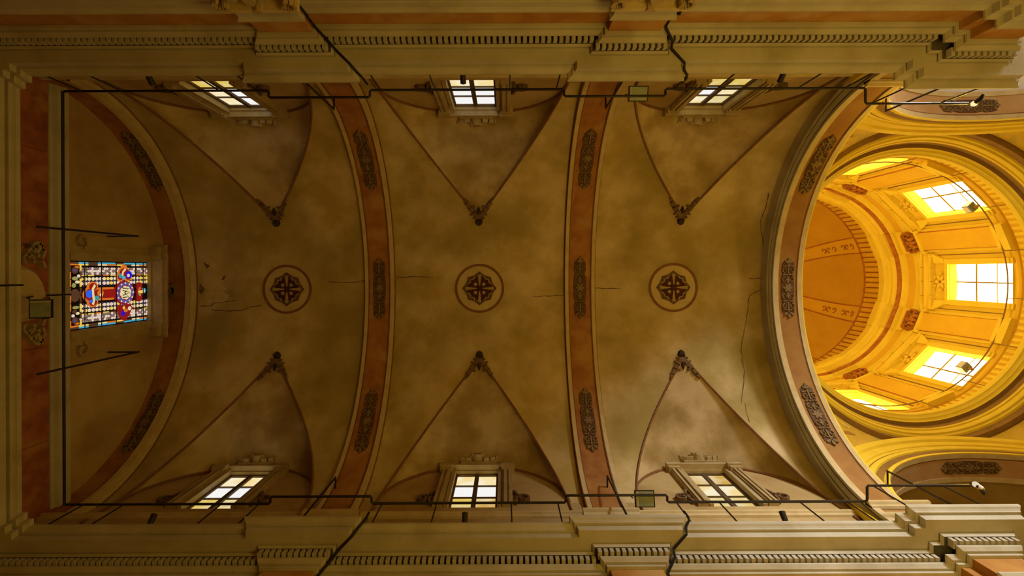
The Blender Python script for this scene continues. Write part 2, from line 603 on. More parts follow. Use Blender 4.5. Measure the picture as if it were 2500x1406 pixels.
def rib_ornament_parts(mp, half=0.96, wd=0.40, parent=None, mats=('orn', 'orn_bg')):
    """openwork stucco ornament: dark ground, scrolls, rings and palmettes"""
    k = half / 0.96
    q = wd / 0.40
    out = []
    w = 0.19 * q
    gnd = [(0, -0.98 * k), (w * .9, -0.80 * k), (w, -0.55 * k), (w * .8, -0.45 * k), (w, -0.3 * k), (w, 0.3 * k), (w * .8, 0.45 * k), (w, 0.55 * k),
           (w * .9, 0.80 * k), (0, 0.98 * k)]
    polys = []
    for a, b in zip(gnd[:-1], gnd[1:]):
        polys.append([(-a[0], a[1]), (a[0], a[1]), (b[0], b[1]), (-b[0], b[1])])
    g = obj('ornament_ground', MB().relief(polys, mp, 0.018, -0.005, 1.0), M[mats[1]], parent)
    S = []
    for e in (-1, 1):
        S += petal(0, e * 0.80 * k, e * PI / 2, 0.18 * k, 0.10 * q)
        for sdu in (-1, 1):
            S += petal(sdu * 0.02, e * 0.78 * k, e * (PI / 2 - sdu * e * 0.95), 0.17 * q, 0.08 * q)
            S += stroke([(sdu * a, e * b) for a, b in spiral(0.10 * q, 0.58 * k, 0.085 * q, 0.03 * q, -PI / 2, 1.4 * PI, 10)], 0.035 * q)
            S += stroke([(sdu * a, e * b) for a, b in spiral(0.09 * q, 0.26 * k, 0.09 * q, 0.03 * q, PI / 2, -1.3 * PI, 10)], 0.035 * q)
            S += stroke([(sdu * 0.03, e * 0.72 * k), (sdu * 0.10 * q, e * 0.68 * k), (sdu * 0.17 * q, e * 0.70 * k)], 0.035)
            S += stroke([(sdu * 0.02, e * 0.40 * k), (sdu * 0.08 * q, e * 0.44 * k), (sdu * 0.16 * q, e * 0.40 * k)], 0.04)
        S += stroke([(0, e * 0.80 * k), (0, e * 0.44 * k)], 0.05 * q)
        S += stroke([(0, e * 0.36 * k), (0, e * 0.12 * k)], 0.06 * q)
        S += petal(0, e * 0.34 * k, -e * PI / 2, 0.14, 0.09)
    for i in range(6):
        S += petal(0, 0, i * PI / 3, 0.16 * q, 0.09 * q)
    S += disc(0, 0, 0.05, 8)
    obj('scroll_relief', MB().relief(S, mp, 0.055, 0.0, 0.8), M[mats[0]], g)
    return g


RR = R - 0.16


def rib(cx, x0, x1, label, edge=True):
    t = thing('vault_rib')
    tag(t, label, 'vault rib', 'ribs of the nave vault')

    def arc(x, r, z0=13.45):
        a1 = math.asin(min(1, (YW - 0.02) / r)) if r >= YW else PI / 2
        pts = []
        for k in range(61):
            a = -PI / 2 + PI * k / 60
            pts.append((x, r * math.sin(a), ZS + r * math.cos(a)))
        pts = [(x, -r, 11.2)] + pts + [(x, r, 11.2)]
        return pts
    # stone body with both flanks
    w = 0.105
    mb = MB()
    mb.loft([arc(x0, R + 0.12), arc(x0, RR), arc(x0 + w, RR)])
    obj('fillet', mb, M['fillet'], t, smooth=True)
    mb = MB()
    mb.loft([arc(x1 - w, RR), arc(x1, RR), arc(x1, R + 0.12)])
    obj('fillet', mb, M['fillet'], t, smooth=True)
    for xa, xb in ((x0 + w, x0 + w + 0.03), (x1 - w - 0.03, x1 - w)):
        mb = MB()
        mb.loft([arc(xa, RR), arc(xa, RR + 0.012), arc(xb, RR + 0.012), arc(xb, RR + 0.03)])
        obj('edge_line', mb, M['line'], t, smooth=True)
    for xa in (x0 - 0.035, x1 + 0.0):
        mb = MB()
        mb.loft([arc(xa, R - 0.03), arc(xa + 0.035, R - 0.03)])
        obj('edge_line', mb, M['line'], t, smooth=True)
    mb = MB()
    mb.loft([arc(x0 + w + 0.03, RR + 0.03), arc(x1 - w - 0.03, RR + 0.03)])
    obj('soffit_panel', mb, M['redrib'], t, smooth=True)
    for ang in (-49, 0, 49):
        a0 = math.radians(ang)
        rr = RR + 0.03

        def mp(u, v, h, a0=a0, rr=rr):
            a = a0 + v / rr
            return ((x0 + x1) / 2 + u, (rr - h) * math.sin(a), ZS + (rr - h) * math.cos(a))
        rib_ornament_parts(mp, 0.96 if ang == 0 else 1.06, 0.40, t)
    for sd in (-1, 1):
        mb = MB()
        prof = [(0.16, 12.55), (0.20, 12.57), (0.22, 12.66), (0.27, 12.70), (0.27, 12.78), (0.20, 12.80), (0.16, 12.84)]
        for pa, pb in ((x0 - 0.16, x1 + 0.16),):
            mb.loft([[(x, sd * (YW - d + 0.02), z) for d, z in prof] + [(x, sd * (YW + 0.02), 12.84), (x, sd * (YW + 0.02), 12.55)] for x in (pa, pb)], close=True, cap=True)
        obj('impost', mb, M['fillet'], t)
    return t


rib(RIBS[0], -4.34, -3.45, 'red banded vault rib between the left and middle round medallions')
rib(RIBS[1], 1.88, 2.80, 'red banded vault rib between the middle and right round medallions')

# west wall rib: half rib against the end wall
t = thing('vault_rib')
tag(t, 'half rib with dark red band framing the end wall above the stained glass', 'vault rib', 'ribs of the nave vault')


def arcW(x, r):
    return [(x, r * math.sin(-PI / 2 + PI * k / 60), ZS + r * math.cos(-PI / 2 + PI * k / 60)) for k in range(61)]


obj('soffit_panel', MB().loft([arcW(XW, RR + 0.02), arcW(-9.93, RR + 0.02)]), M['redrib'], t, smooth=True)
obj('fillet', MB().loft([arcW(-9.93, RR + 0.02), arcW(-9.93, RR - 0.03), arcW(-9.80, RR - 0.03), arcW(-9.80, RR + 0.03), arcW(-9.78, RR + 0.03),
                         arcW(-9.78, RR), arcW(-9.66, RR + 0.03), arcW(-9.66, R + 0.1)]), M['fillet'], t, smooth=True)
obj('edge_line', MB().loft([arcW(-9.66, R - 0.02), arcW(-9.62, R - 0.02)]), M['line'], t, smooth=True)
for ang in (-49, 49):
    def mp(u, v, h, a0=math.radians(ang)):
        rr = RR + 0.02
        a = a0 + v / rr
        return (-10.16 + u, (rr - h) * math.sin(a), ZS + (rr - h) * math.cos(a))
    rib_ornament_parts(mp, 1.06, 0.40, t)

# ---------------------------------------------------------------- round medallions on the crown
for px, lab in ((701.5, 'round medallion with maroon cross rosette nearest the stained glass window'),
                (1171, 'round medallion with maroon cross rosette at the middle of the vault'),
                (1643.5, 'round medallion with maroon cross rosette nearest the yellow dome')):
    cx, cv = on_vault(px, 703.8 - (px - 1171) * 0.0046)
    mp0 = vault_map(cx)

    def mp(u, v, h, mp0=mp0, cv=cv):
        return mp0(u, v + cv, h)
    t = thing('ceiling_medallion')
    tag(t, lab, 'medallion', 'round medallions on the vault crown')
    obj('field', MB().relief(annulus(0, 0, 0.02, 0.70, 40), mp, 0.004, 0.0, 1.0), M['medal_bg'], t)
    obj('outer_ring', MB().relief(annulus(0, 0, 0.70, 0.77, 48), mp, 0.03, 0.0, 1.0), M['line'], t)
    star = []
    for k in range(16):
        a = 2 * PI * k / 16
        r = 0.535 if k % 4 == 0 else (0.50 if k % 4 == 2 else 0.44)
        star.append((r * math.cos(a), r * math.sin(a)))
    inner = [(q[0] * 0.80, q[1] * 0.80) for q in star]
    ringp = [[star[k], star[(k + 1) % 16], inner[(k + 1) % 16], inner[k]] for k in range(16)]
    rs = obj('rosette', MB().relief([inner], mp, 0.03, 0.0, 0.99), M['medal_red'], t)
    obj('rosette_rim', MB().relief(ringp, mp, 0.05, 0.0, 0.96), M['medal_rim'], rs)
    for k in range(4):
        a = PI / 4 + k * PI / 2
        pts = []
        for da, r in ((-0.42, 0.41), (-0.2, 0.345), (0.0, 0.40), (0.2, 0.345), (0.42, 0.41)):
            pts.append((r * math.cos(a + da), r * math.sin(a + da)))
        obj('corner_scroll', MB().relief(stroke(pts, 0.045), mp, 0.06, 0.02, 0.85), M['medal_olive'], rs)
        c, s = math.cos(a), math.sin(a)
        d = [(0.13, -0.035), (0.20, -0.065), (0.25, 0), (0.20, 0.065), (0.13, 0.035)]
        obj('diamond', MB().relief([[(x * c - y * s, x * s + y * c) for x, y in d]], mp, 0.055, 0.02, 0.9), M['medal_olive'], rs)
        a = k * PI / 2
        c, s = math.cos(a), math.sin(a)
        d = [(0.08, -0.016), (0.24, -0.036), (0.45, -0.062), (0.45, 0.062), (0.24, 0.036), (0.08, 0.016)]
        obj('cross_arm', MB().relief([[(x * c - y * s, x * s + y * c) for x, y in d]], mp, 0.065, 0.02, 0.92), M['medal_olive'], rs)
    obj('boss', MB().relief(disc(0, 0, 0.09, 10), mp, 0.06, 0.02, 0.7), M['medal_red'], rs)

# ---------------------------------------------------------------- stucco pendants at the lunette tips
NM = {(-1, 0): 'upper', (1, 0): 'lower'}
bayname = ('left', 'middle', 'right')
for sd in (-1, 1):
    for i, cx in enumerate(BAYS):
        t = thing('lunette_pendant')
        tag(t, 'dark leafy stucco pendant at the tip of the %s %s lunette' % ('upper' if sd < 0 else 'lower', bayname[i]), 'stucco ornament',
            'pendants at the lunette tips')
        mx = (701.5, 1171, 1650)[i]
        xo = (( -6.95, -0.78, 5.36)[i]) - cx
        mp0 = vault_map(cx + xo * 0.6)

        def mp(u, v, h, mp0=mp0, sd=sd):
            return mp0(u, sd * v, h)
        # v measured as arc length from the crown
        vt = R * math.asin(1.93 / R)
        drop = [(-0.10, vt + 0.22), (-0.13, vt + 0.14), (-0.09, vt + 0.03), (0, vt - 0.03), (0.09, vt + 0.03), (0.13, vt + 0.14), (0.10, vt + 0.22)]
        obj('drop', MB().relief([drop], mp, 0.12, -0.02, 0.6), M['tip_dark'], t)
        S = petal(-0.06, vt + 0.22, PI * 0.9, 0.14, 0.07) + petal(0.06, vt + 0.22, PI * 0.1, 0.14, 0.07)
        S += [[(-0.14, vt + 0.36), (-0.16, vt + 0.30), (-0.08, vt + 0.20), (0.08, vt + 0.20), (0.16, vt + 0.30), (0.14, vt + 0.36), (0, vt + 0.42)]]
        for e in (-1, 1):
            arm = [(e * 0.05, vt + 0.30), (e * 0.17, vt + 0.46), (e * 0.27, vt + 0.60), (e * 0.36, vt + 0.78), (e * 0.45, vt + 0.90)]
            S += stroke(arm, [0.12, 0.17, 0.15, 0.11, 0.04])
            S += petal(e * 0.16, vt + 0.38, PI / 2 - e * 1.9, 0.12, 0.07)
            S += petal(e * 0.22, vt + 0.56, PI / 2 + e * 0.9, 0.15, 0.08)
            S += petal(e * 0.33, vt + 0.72, PI / 2 - e * 1.7, 0.10, 0.06)
        obj('leaf_spray', MB().relief(S, mp, 0.07, -0.04, 0.75), M['tip'], t)
        obj('bud', MB().relief([[(-0.07, vt + 0.46), (0, vt + 0.36), (0.07, vt + 0.46), (0.04, vt + 0.55), (0, vt + 0.64), (-0.04, vt + 0.55)]],
                               mp, 0.10, -0.06, 0.6), M['tip_dark'], t)

# ---------------------------------------------------------------- cornice all round the nave
PN = [(8.95, -14.0), (8.95, -5.95), (9.22, -5.95), (9.22, -4.65), (8.35, -4.65), (8.35, -4.81), (8.15, -4.81), (8.15, -4.96),
      (RIBS[1] + 0.47, -4.96), (RIBS[1] + 0.47, -4.82), (RIBS[1] - 0.47, -4.82), (RIBS[1] - 0.47, -4.96),
      (RIBS[0] + 0.47, -4.96), (RIBS[0] + 0.47, -4.82), (RIBS[0] - 0.47, -4.82), (RIBS[0] - 0.47, -4.96),
      (-9.74, -4.96), (-9.74, -4.84), (-9.86, -4.84), (-9.86, -4.72), (-9.97, -4.72)]
PS = [(x, -y) for x, y in reversed(PN)]
PATH = PN + PS
NN = len(PN)


def mitre(i):
    def nrm(a, b):
        dx, dy = b[0] - a[0], b[1] - a[1]
        n = math.hypot(dx, dy)
        return (dy / n, -dx / n)
    n1 = nrm(PATH[max(i - 1, 0)], PATH[max(i, 1)]) if i > 0 else nrm(PATH[0], PATH[1])
    n2 = nrm(PATH[i], PATH[i + 1]) if i < len(PATH) - 1 else n1
    k = 1 + n1[0] * n2[0] + n1[1] * n2[1]
    return ((n1[0] + n2[0]) / k, (n1[1] + n2[1]) / k)


MIT = [mitre(i) for i in range(len(PATH))]


def swept(prof, i0, i1):
    mb = MB()
    mb.loft([[(PATH[i][0] + d * MIT[i][0], PATH[i][1] + d * MIT[i][1], z) for d, z in prof] for i in range(i0, i1 + 1)])
    return mb


CORN = [(-0.9, 11.05), (0.65, 11.05), (0.65, 11.00), (0.635, 10.97), (0.60, 10.945), (0.575, 10.915), (0.565, 10.885), (0.48, 10.88), (0.48, 10.85),
        (0.525, 10.845), (0.515, 10.79), (0.50, 10.715), (0.275, 10.715), (0.275, 10.735), (0.235, 10.735), (0.235, 10.69), (0.255, 10.685), (0.24, 10.66), (0.225, 10.625)]
DBACK = [(0.225, 10.625), (0.06, 10.62), (0.06, 10.45)]
BED = [(0.06, 10.45), (0.155, 10.44), (0.15, 10.40), (0.115, 10.36), (0.095, 10.335), (0.045, 10.335), (0.045, 10.31), (0.065, 10.305), (0.055, 10.26), (0.0, 10.255)]
FRZ = [(0.0, 10.25), (0.0, 9.66)]
ARC = [(0.0, 9.66), (0.09, 9.64), (0.09, 9.60), (0.06, 9.56), (0.045, 9.52), (0.045, 9.36), (0.02, 9.35), (0.02, 9.22), (-0.06, 9.21)]
trims = []
for nm, i0, i1, lab in (('trim_1', 0, NN - 1, 'grey stone cornice with dentils along the top edge of the view'),
                        ('trim_2', NN - 1, NN, 'grey stone cornice at the far left end of the nave'),
                        ('trim_3', NN, 2 * NN - 1, 'brighter grey stone cornice with dentils along the bottom edge of the view')):
    t = obj(nm, swept(CORN, i0, i1), M['stone'])
    tag(t, lab, 'cornice', kind='structure')
    obj('dentil_backing', swept(DBACK, i0, i1), M['gap_shade'], t)
    obj('bed_moulding', swept(BED, i0, i1), M['stone'], t)
    obj('frieze', swept(FRZ, i0, i1), M['frieze'], t)
    obj('architrave', swept(ARC, i0, i1), M['stone'], t)
    trims.append(t)
# dentils, one by one
dm = MB().box(-0.034, 0.034, -0.075, 0.075, (0 - EYE) / U, (0.112 - EYE) / U)
proto = obj('dentil', dm, M['dent'], trims[0])
first = True
for t, rng in ((trims[0], range(2, NN - 5)), (trims[2], range(NN + 4, 2 * NN - 3))):
    for i in rng:
        a, b = PATH[i], PATH[i + 1]
        if abs(a[1] - b[1]) > 1e-6 or abs(a[0] - b[0]) < 0.3:
            continue
        sd = 1 if a[1] > 0 else -1
        # ends of the run at the dentil face
        xa, xb = sorted((a[0] + 0.20 * MIT[i][0], b[0] + 0.20 * MIT[i + 1][0]))
        n = max(1, int(round((xb - xa) / 0.112)))
        for k in range(n):
            x = xa + (xb - xa) * (k + 0.5) / n
            if x > 10.2:
                continue
            o = proto if first else proto.copy()
            if not first:
                COL.objects.link(o)
                o.parent = t
            first = False
            o.location = (x, a[1] - sd * 0.145, hz(10.468))

# ---------------------------------------------------------------- nave windows
wn = 0


def wall_map(cx, sd):
    return lambda u, v, h: (cx + u, sd * (YW - h), v)


def nave_window(cx, sd, label, panes):
    global wn
    wn += 1
    t = thing('window_%d' % wn)
    tag(t, label, 'window', 'daylight windows of the nave', 'structure')
    mp = wall_map(cx, sd)
    # reveal
    mb = MB()
    o_, i_ = 0.0, -0.40
    for u0, v0, u1, v1 in ((-WHW, WZ0, -WHW, WZ1), (WHW, WZ0, WHW, WZ1), (-WHW, WZ1, WHW, WZ1), (-WHW, WZ0, WHW, WZ0)):
        mb.face([mp(u0, v0, o_), mp(u1, v1, o_), mp(u1, v1, i_), mp(u0, v0, i_)])
    obj('reveal', mb, M['surround'], t)
    # timber frame
    f = MB()
    f.mbox(mp, -WHW, -WHW + 0.05, WZ0, WZ1, -0.17, -0.09)
    f.mbox(mp, WHW - 0.05, WHW, WZ0, WZ1, -0.17, -0.09)
    f.mbox(mp, -WHW, WHW, WZ1 - 0.06, WZ1, -0.17, -0.09)
    f.mbox(mp, -WHW, WHW, WZ0, WZ0 + 0.05, -0.17, -0.09)
    obj('frame', f, M['frame'], t)
    obj('mullion', MB().mbox(mp, -0.055, 0.055, WZ0, WZ1, -0.18, -0.08), M['frame'], t)
    rows = [(13.47, 14.28), (14.31, 15.04), (15.07, 15.80)]
    for r in (0, 1):
        for e in (-1, 1):
            obj('glazing_bar', MB().mbox(mp, min(e * 0.055, e * (WHW - 0.05)), max(e * 0.055, e * (WHW - 0.05)), rows[r][1], rows[r + 1][0], -0.165, -0.10), M['frame'], t)
    for c, e in enumerate((-1, 1)):
        u0, u1 = sorted((e * 0.05, e * (WHW - 0.045)))
        for r in range(3):
            obj('pane', MB().mbox(mp, u0, u1, rows[r][0] - 0.01, rows[r][1] + 0.01, -0.15, -0.14), M[panes[r][c]], t)
    # moulded stucco surround
    sr = thing('surround')
    sr.parent = t
    for e in (-1, 1):
        a, b = sorted((e * WHW, e * 0.68))
        obj('architrave_strip', MB().mbox(mp, a, b, WZ0, 15.92, 0, 0.06), M['surround'], sr)
        a, b = sorted((e * 0.70, e * 0.95))
        s = MB().mbox(mp, a, b, WZ0, 15.62, 0, 0.10)
        a2, b2 = sorted((e * 0.74, e * 0.80))
        s.mbox(mp, a2, b2, WZ0, 15.62, 0.10, 0.15)
        a2, b2 = sorted((e * 0.86, e * 0.92))
        s.mbox(mp, a2, b2, WZ0, 15.62, 0.10, 0.14)
        obj('side_pilaster', s, M['surround'], sr)
        a, b = sorted((e * 0.68, e * 1.0))
        s = MB().mbox(mp, a, b, 15.62, 15.74, 0, 0.17)
        s.mbox(mp, a - 0.03, b + 0.03, 15.74, 15.90, 0, 0.22)
        obj('capital', s, M['surround'], sr)
        S = stroke([(e * a, b) for a, b in spiral(1.20, 13.80, 0.20, 0.05, PI * 0.9, -1.4 * PI, 14)], 0.06)
        S += stroke([(e * 0.98, 14.25), (e * 1.06, 14.02), (e * 1.05, 13.7), (e * 1.0, 13.52)], 0.07)
        obj('volute', MB().relief(S, mp, 0.10, 0, 0.85), M['tip'], sr)
    l = MB().mbox(mp, -0.72, 0.72, 15.90, 16.02, 0, 0.16)
    l.mbox(mp, -0.46, 0.46, 16.02, 16.08, 0, 0.20)
    obj('lintel', l, M['surround'], sr)
    S = []
    for e in (-1, 1):
        S += stroke([(e * 0.16, 16.08), (e * 0.34, 16.10), (e * 0.50, 16.17), (e * 0.60, 16.27)], [0.10, 0.07, 0.05, 0.03])
        S += petal(e * 0.16, 16.22, PI / 2 - e * 0.9, 0.22, 0.09)
    obj('crest_scroll', MB().relief(S, mp, 0.30, 0.12, 0.7), M['surround'], sr)
    S = disc(0, 16.22, 0.17, 12, 0.15)
    for k in range(5):
        S += petal(0, 16.2, PI * (0.12 + 0.19 * k), 0.26, 0.11)
    obj('crest_shell', MB().relief(S, mp, 0.36, 0.16, 0.55), M['surround'], sr)
    return t


W_, B_, Y_, O_ = 'paneW', 'paneB', 'paneY', 'paneO'
nave_window(BAYS[0], -1, 'skewed six-pane window in the upper left lunette, one column glaring white', ((Y_, Y_), (B_, W_), (B_, W_)))
nave_window(BAYS[1], -1, 'brightest six-pane window, in the upper middle lunette', ((B_, B_), (W_, W_), (W_, W_)))
nave_window(BAYS[2], -1, 'skewed six-pane window in the upper right lunette near the dome', ((Y_, Y_), (W_, B_), (B_, Y_)))
nave_window(BAYS[0], 1, 'skewed six-pane window in the lower left lunette', ((Y_, Y_), (W_, W_), (B_, B_)))
nave_window(BAYS[1], 1, 'six-pane window in the lower middle lunette, its lowest panes amber', ((Y_, O_), (W_, W_), (B_, B_)))
nave_window(BAYS[2], 1, 'skewed amber six-pane window in the lower right lunette near the dome', ((Y_, Y_), (B_, B_), (O_, O_)))

# ---------------------------------------------------------------- stained glass window
wn += 1
t = thing('window_%d' % wn)
tag(t, 'stained glass window with a red cross and round cream monogram', 'window', None, 'structure')
XG = -10.62
SW, SZ0, SH = 1.66, 13.95, 3.04


def gm(u, v, h):
    return (XG + h, GC + u, SZ0 + v)


mb = MB()
for a, b, c, d in ((GC - GHW, GZ0, GC - GHW, GZ1), (GC + GHW, GZ0, GC + GHW, GZ1), (GC - GHW, GZ1, GC + GHW, GZ1), (GC - GHW, GZ0, GC + GHW, GZ0)):
    mb.face([(XW, a, b), (XW, c, d), (XW - 0.25, c, d), (XW - 0.25, a, b)])
obj('reveal', mb, M['surround'], t)
obj('lead_sheet', MB().mbox(gm, -0.86, 0.86, -0.12, SH + 0.1, -0.03, 0.0), M['lead'], t)


def gpart(name, polys, m, h=0.02, inset=0.94):
    return obj(name, MB().relief(polys, gm, h, 0.0, inset), SG[m], t)


def ell(cu, cv, ru, rv=None, n=14):
    return disc(cu, cv, ru, n, (rv or ru) * 1.25)


# circle and cross shapes use a height-to-width factor so they stay true after the height scaling (U)
def quads(seq):
    return seq


# small quarries: hundreds of little panes, joined
stuffs = {}


def addq(poly, m):
    stuffs.setdefault(m, []).append(poly)


rnd = random.Random(5)
vv = 0.50
while vv < 2.98:
    for e in (-1, 1):
        # outer band: rings of petals on a brown ground
        for k in range(6):
            a = PI * k / 3 + PI / 6
            addq(disc(e * 0.60 + 0.075 * math.cos(a), vv + 0.095 * math.sin(a), 0.036, 7, 0.042)[0], 'white' if rnd.random() < .72 else 'mauve')
        addq(disc(e * 0.60, vv, 0.04, 7, 0.05)[0], 'mauve' if rnd.random() < .6 else 'white')
        for d in (0.12,):
            addq(disc(e * 0.60 - 0.07, vv + 0.14, 0.03, 6, 0.04)[0], 'mauve')
            addq(disc(e * 0.60 + 0.07, vv + 0.14, 0.03, 6, 0.04)[0], 'mauve')
        for d, w in ((0.40, 0.05), (0.285, 0.05)):
            for q in (-0.07, 0.07):
                addq(disc(e * d, vv + q, 0.047, 8, 0.058)[0], rnd.choice(['white', 'cream', 'white', 'yellow']))
                addq(disc(e * (d - 0.057), vv + q + 0.07, 0.014, 5)[0], 'violet')
        addq([(e * 0.475, vv - 0.11), (e * 0.505, vv - 0.11), (e * 0.505, vv + 0.10), (e * 0.475, vv + 0.10)], rnd.choice(['yellow', 'yellow', 'orange', 'brown']))
    vv += 0.275
for m, polys in stuffs.items():
    obj('glass_quarries', MB().relief(polys, gm, 0.012, 0.0, 0.96), SG[m], t, kind='stuff')
# borders
for e in (-1, 1):
    v0 = 0.0
    for k in range(9):
        v1 = v0 + SH / 9
        m = 'cyan' if (k > 2 and k != 5) or k in (1,) else 'brown'
        gpart('border_glass', [[(e * 0.79, v0 + .01), (e * 0.83, v0 + .01), (e * 0.83, v1 - .01), (e * 0.79, v1 - .01)]], m)
        gpart('border_glass', [[(e * 0.745, v0 + .01), (e * 0.785, v0 + .01), (e * 0.785, v1 - .01), (e * 0.745, v1 - .01)]],
              ('orange', 'yellow', 'brown', 'cream')[k % 4])
        v0 = v1
# bottom panel with foliage and dark figures
for k in range(8):
    u0 = -0.80 + k * 0.2
    gpart('base_glass', [[(u0 + .01, 0.02), (u0 + 0.19, 0.02), (u0 + 0.19, 0.07), (u0 + .01, 0.07)]], 'orange' if k % 3 else 'brown')
for u, v, ru, rv, m in ((-0.62, .22, .09, .09, 'brown'), (-.62, .20, .04, .05, 'violet'), (-.70, .28, .03, .06, 'orange'), (.62, .22, .09, .09, 'brown'), (.62, .2, .05, .05, 'violet'),
                        (.70, .28, .03, .06, 'orange'), (-.42, .22, .05, .08, 'green'), (-.33, .30, .04, .06, 'cream'), (-.25, .18, .06, .05, 'green'),
                        (0.0, .22, .17, .13, 'brown'), (.30, .24, .04, .09, 'green'), (.40, .20, .05, .06, 'brown'), (.45, .30, .035, .05, 'cream'), (-.48, .34, .04, .04, 'white'),
                        (.5, .15, .04, .04, 'white')):
    gpart('base_glass', ell(u, v, ru, rv, 9), m, 0.014)
for k in range(8):
    u0 = -0.80 + k * 0.2
    gpart('base_glass', [[(u0 + .01, 0.38), (u0 + 0.19, 0.38), (u0 + 0.19, 0.42), (u0 + .01, 0.42)]], 'yellow' if k in (0, 2, 5, 7) else 'brown')
# cross stem
gpart('cross_stem', [[(-0.17, 1.0), (0.17, 1.0), (0.17, 1.62), (-0.17, 1.62)]], 'orange', 0.024)
gpart('cross_stem', [[(-0.12, 1.15), (0.12, 1.15), (0.12, 1.62), (-0.12, 1.62)]], 'red', 0.034)
# trefoil at the foot
S = ell(0, 0.72, 0.20, 0.20) + ell(-0.20, 0.80, 0.13, 0.15) + ell(0.20, 0.80, 0.13, 0.15) + ell(0, 0.95, 0.16, 0.15)
gpart('foot_trefoil', S, 'orange', 0.030, 1.0)
S = ell(0, 0.72, 0.16, 0.16) + ell(-0.20, 0.80, 0.095, 0.11) + ell(0.20, 0.80, 0.095, 0.11) + ell(0, 0.97, 0.12, 0.12)
gpart('foot_trefoil', S, 'red', 0.036, 1.0)
gpart('trefoil_figure', ell(-0.02, 0.66, 0.11, 0.10), 'blue', 0.042)
gpart('trefoil_figure', stroke([(-0.24, 0.86), (-0.14, 0.78), (0.0, 0.79), (0.14, 0.82), (0.26, 0.78)], 0.07), 'cream', 0.046, 1.0)
gpart('trefoil_figure', ell(0.10, 0.93, 0.07, 0.07), 'teal', 0.044)
gpart('trefoil_figure', ell(0.17, 0.74, 0.05, 0.06), 'blue', 0.044)
gpart('trefoil_figure', ell(-0.03, 1.06, 0.09, 0.10), 'orange', 0.044)
gpart('trefoil_figure', ell(0.02, 1.08, 0.045, 0.05), 'cream', 0.048)
# arms of the cross
for e, fig in ((-1, 'deep'), (1, 'deep')):
    S = ell(e * 0.55, 2.02, 0.17, 0.20) + ell(e * 0.44, 1.86, 0.12, 0.13) + ell(e * 0.44, 2.18, 0.12, 0.13) + ell(e * 0.70, 2.02, 0.08, 0.09)
    gpart('arm_lobe', S, 'orange' if e < 0 else 'red', 0.030, 1.0)
    S = ell(e * 0.55, 2.02, 0.13, 0.16) + ell(e * 0.44, 1.86, 0.085, 0.09) + ell(e * 0.44, 2.18, 0.085, 0.09)
    gpart('arm_lobe', S, 'red', 0.036, 1.0)
    if e < 0:
        gpart('arm_figure', ell(-0.50, 2.20, 0.11, 0.11), 'deep', 0.042)
        gpart('arm_figure', ell(-0.48, 2.17, 0.05, 0.05), 'white', 0.046)
        gpart('arm_figure', stroke([(-0.66, 2.06), (-0.58, 1.95), (-0.47, 1.92)], 0.06), 'cream', 0.044, 1.0)
        gpart('arm_figure', ell(-0.47, 1.85, 0.07, 0.06), 'teal', 0.042)
        gpart('arm_figure', ell(-0.42, 1.98, 0.05, 0.06), 'cyan', 0.043)
    else:
        gpart('arm_figure', ell(0.57, 1.95, 0.08, 0.07), 'deep', 0.042)
        gpart('arm_figure', ell(0.50, 2.06, 0.05, 0.07), 'orange', 0.044)
        gpart('arm_figure', ell(0.45, 2.22, 0.06, 0.06), 'white', 0.044)
        gpart('arm_figure', ell(0.42, 1.98, 0.04, 0.04), 'yellow', 0.045)
# central roundel
gpart('roundel_rim', [[q for q in ell(0, 2.03, 0.335, 0.335, 28)[0]]], 'red', 0.046)
gpart('roundel_rim', ell(0, 2.03, 0.31, 0.31, 28), 'violet', 0.050)
for k in range(12):
    a = 2 * PI * k / 12
    gpart('pearl', ell(0.265 * math.cos(a), 2.03 + 0.265 * 1.25 * math.sin(a), 0.026, 0.026, 8), 'cream', 0.056)
gpart('roundel_field', ell(0, 2.03, 0.215, 0.215, 24), 'red', 0.054)
S = []
for k in range(8):
    a = 2 * PI * k / 8 + 0.2
    S += ell(0.12 * math.cos(a), 2.03 + 0.15 * math.sin(a), 0.075, 0.075, 9)
S += ell(0, 2.03, 0.14, 0.14, 12)
gpart('monogram_ground', S, 'cream', 0.060, 1.0)
mono = []
mono += stroke([(-0.13, 1.90), (-0.12, 2.15), (0.0, 1.98), (0.12, 2.15), (0.13, 1.90)], 0.026)
mono += stroke([(-0.07, 1.90), (0.0, 2.20), (0.07, 1.90)], 0.024)
mono += stroke([(-0.05, 2.0), (0.05, 2.0)], 0.03)
obj('monogram', MB().relief(mono, gm, 0.066, 0.055, 1.0), M['lead'], t)
# head lobe
S = ell(0, 2.70, 0.12, 0.14) + ell(-0.17, 2.66, 0.11, 0.12) + ell(0.17, 2.66, 0.11, 0.12)
gpart('head_lobe', S, 'red', 0.032, 1.0)
gpart('head_figure', petal(0.0, 2.60, PI / 2, 0.26, 0.10), 'yellow', 0.040)
gpart('head_figure', petal(-0.02, 2.62, PI * 0.8, 0.16, 0.07), 'orange', 0.042)
gpart('head_figure', petal(0.02, 2.62, PI * 0.25, 0.15, 0.07), 'green', 0.042)
gpart('head_figure', ell(-0.03, 2.88, 0.08, 0.07), 'cyan', 0.036)
gpart('head_figure', ell(-0.02, 2.86, 0.04, 0.04), 'white', 0.042)
# iron saddle bars
for v in (0.45, 1.05, 1.62, 2.44, 2.78):
    obj('saddle_bar', MB().mbox(gm, -0.83, 0.83, v - 0.007, v + 0.007, 0.066, 0.085), M['black'], t)
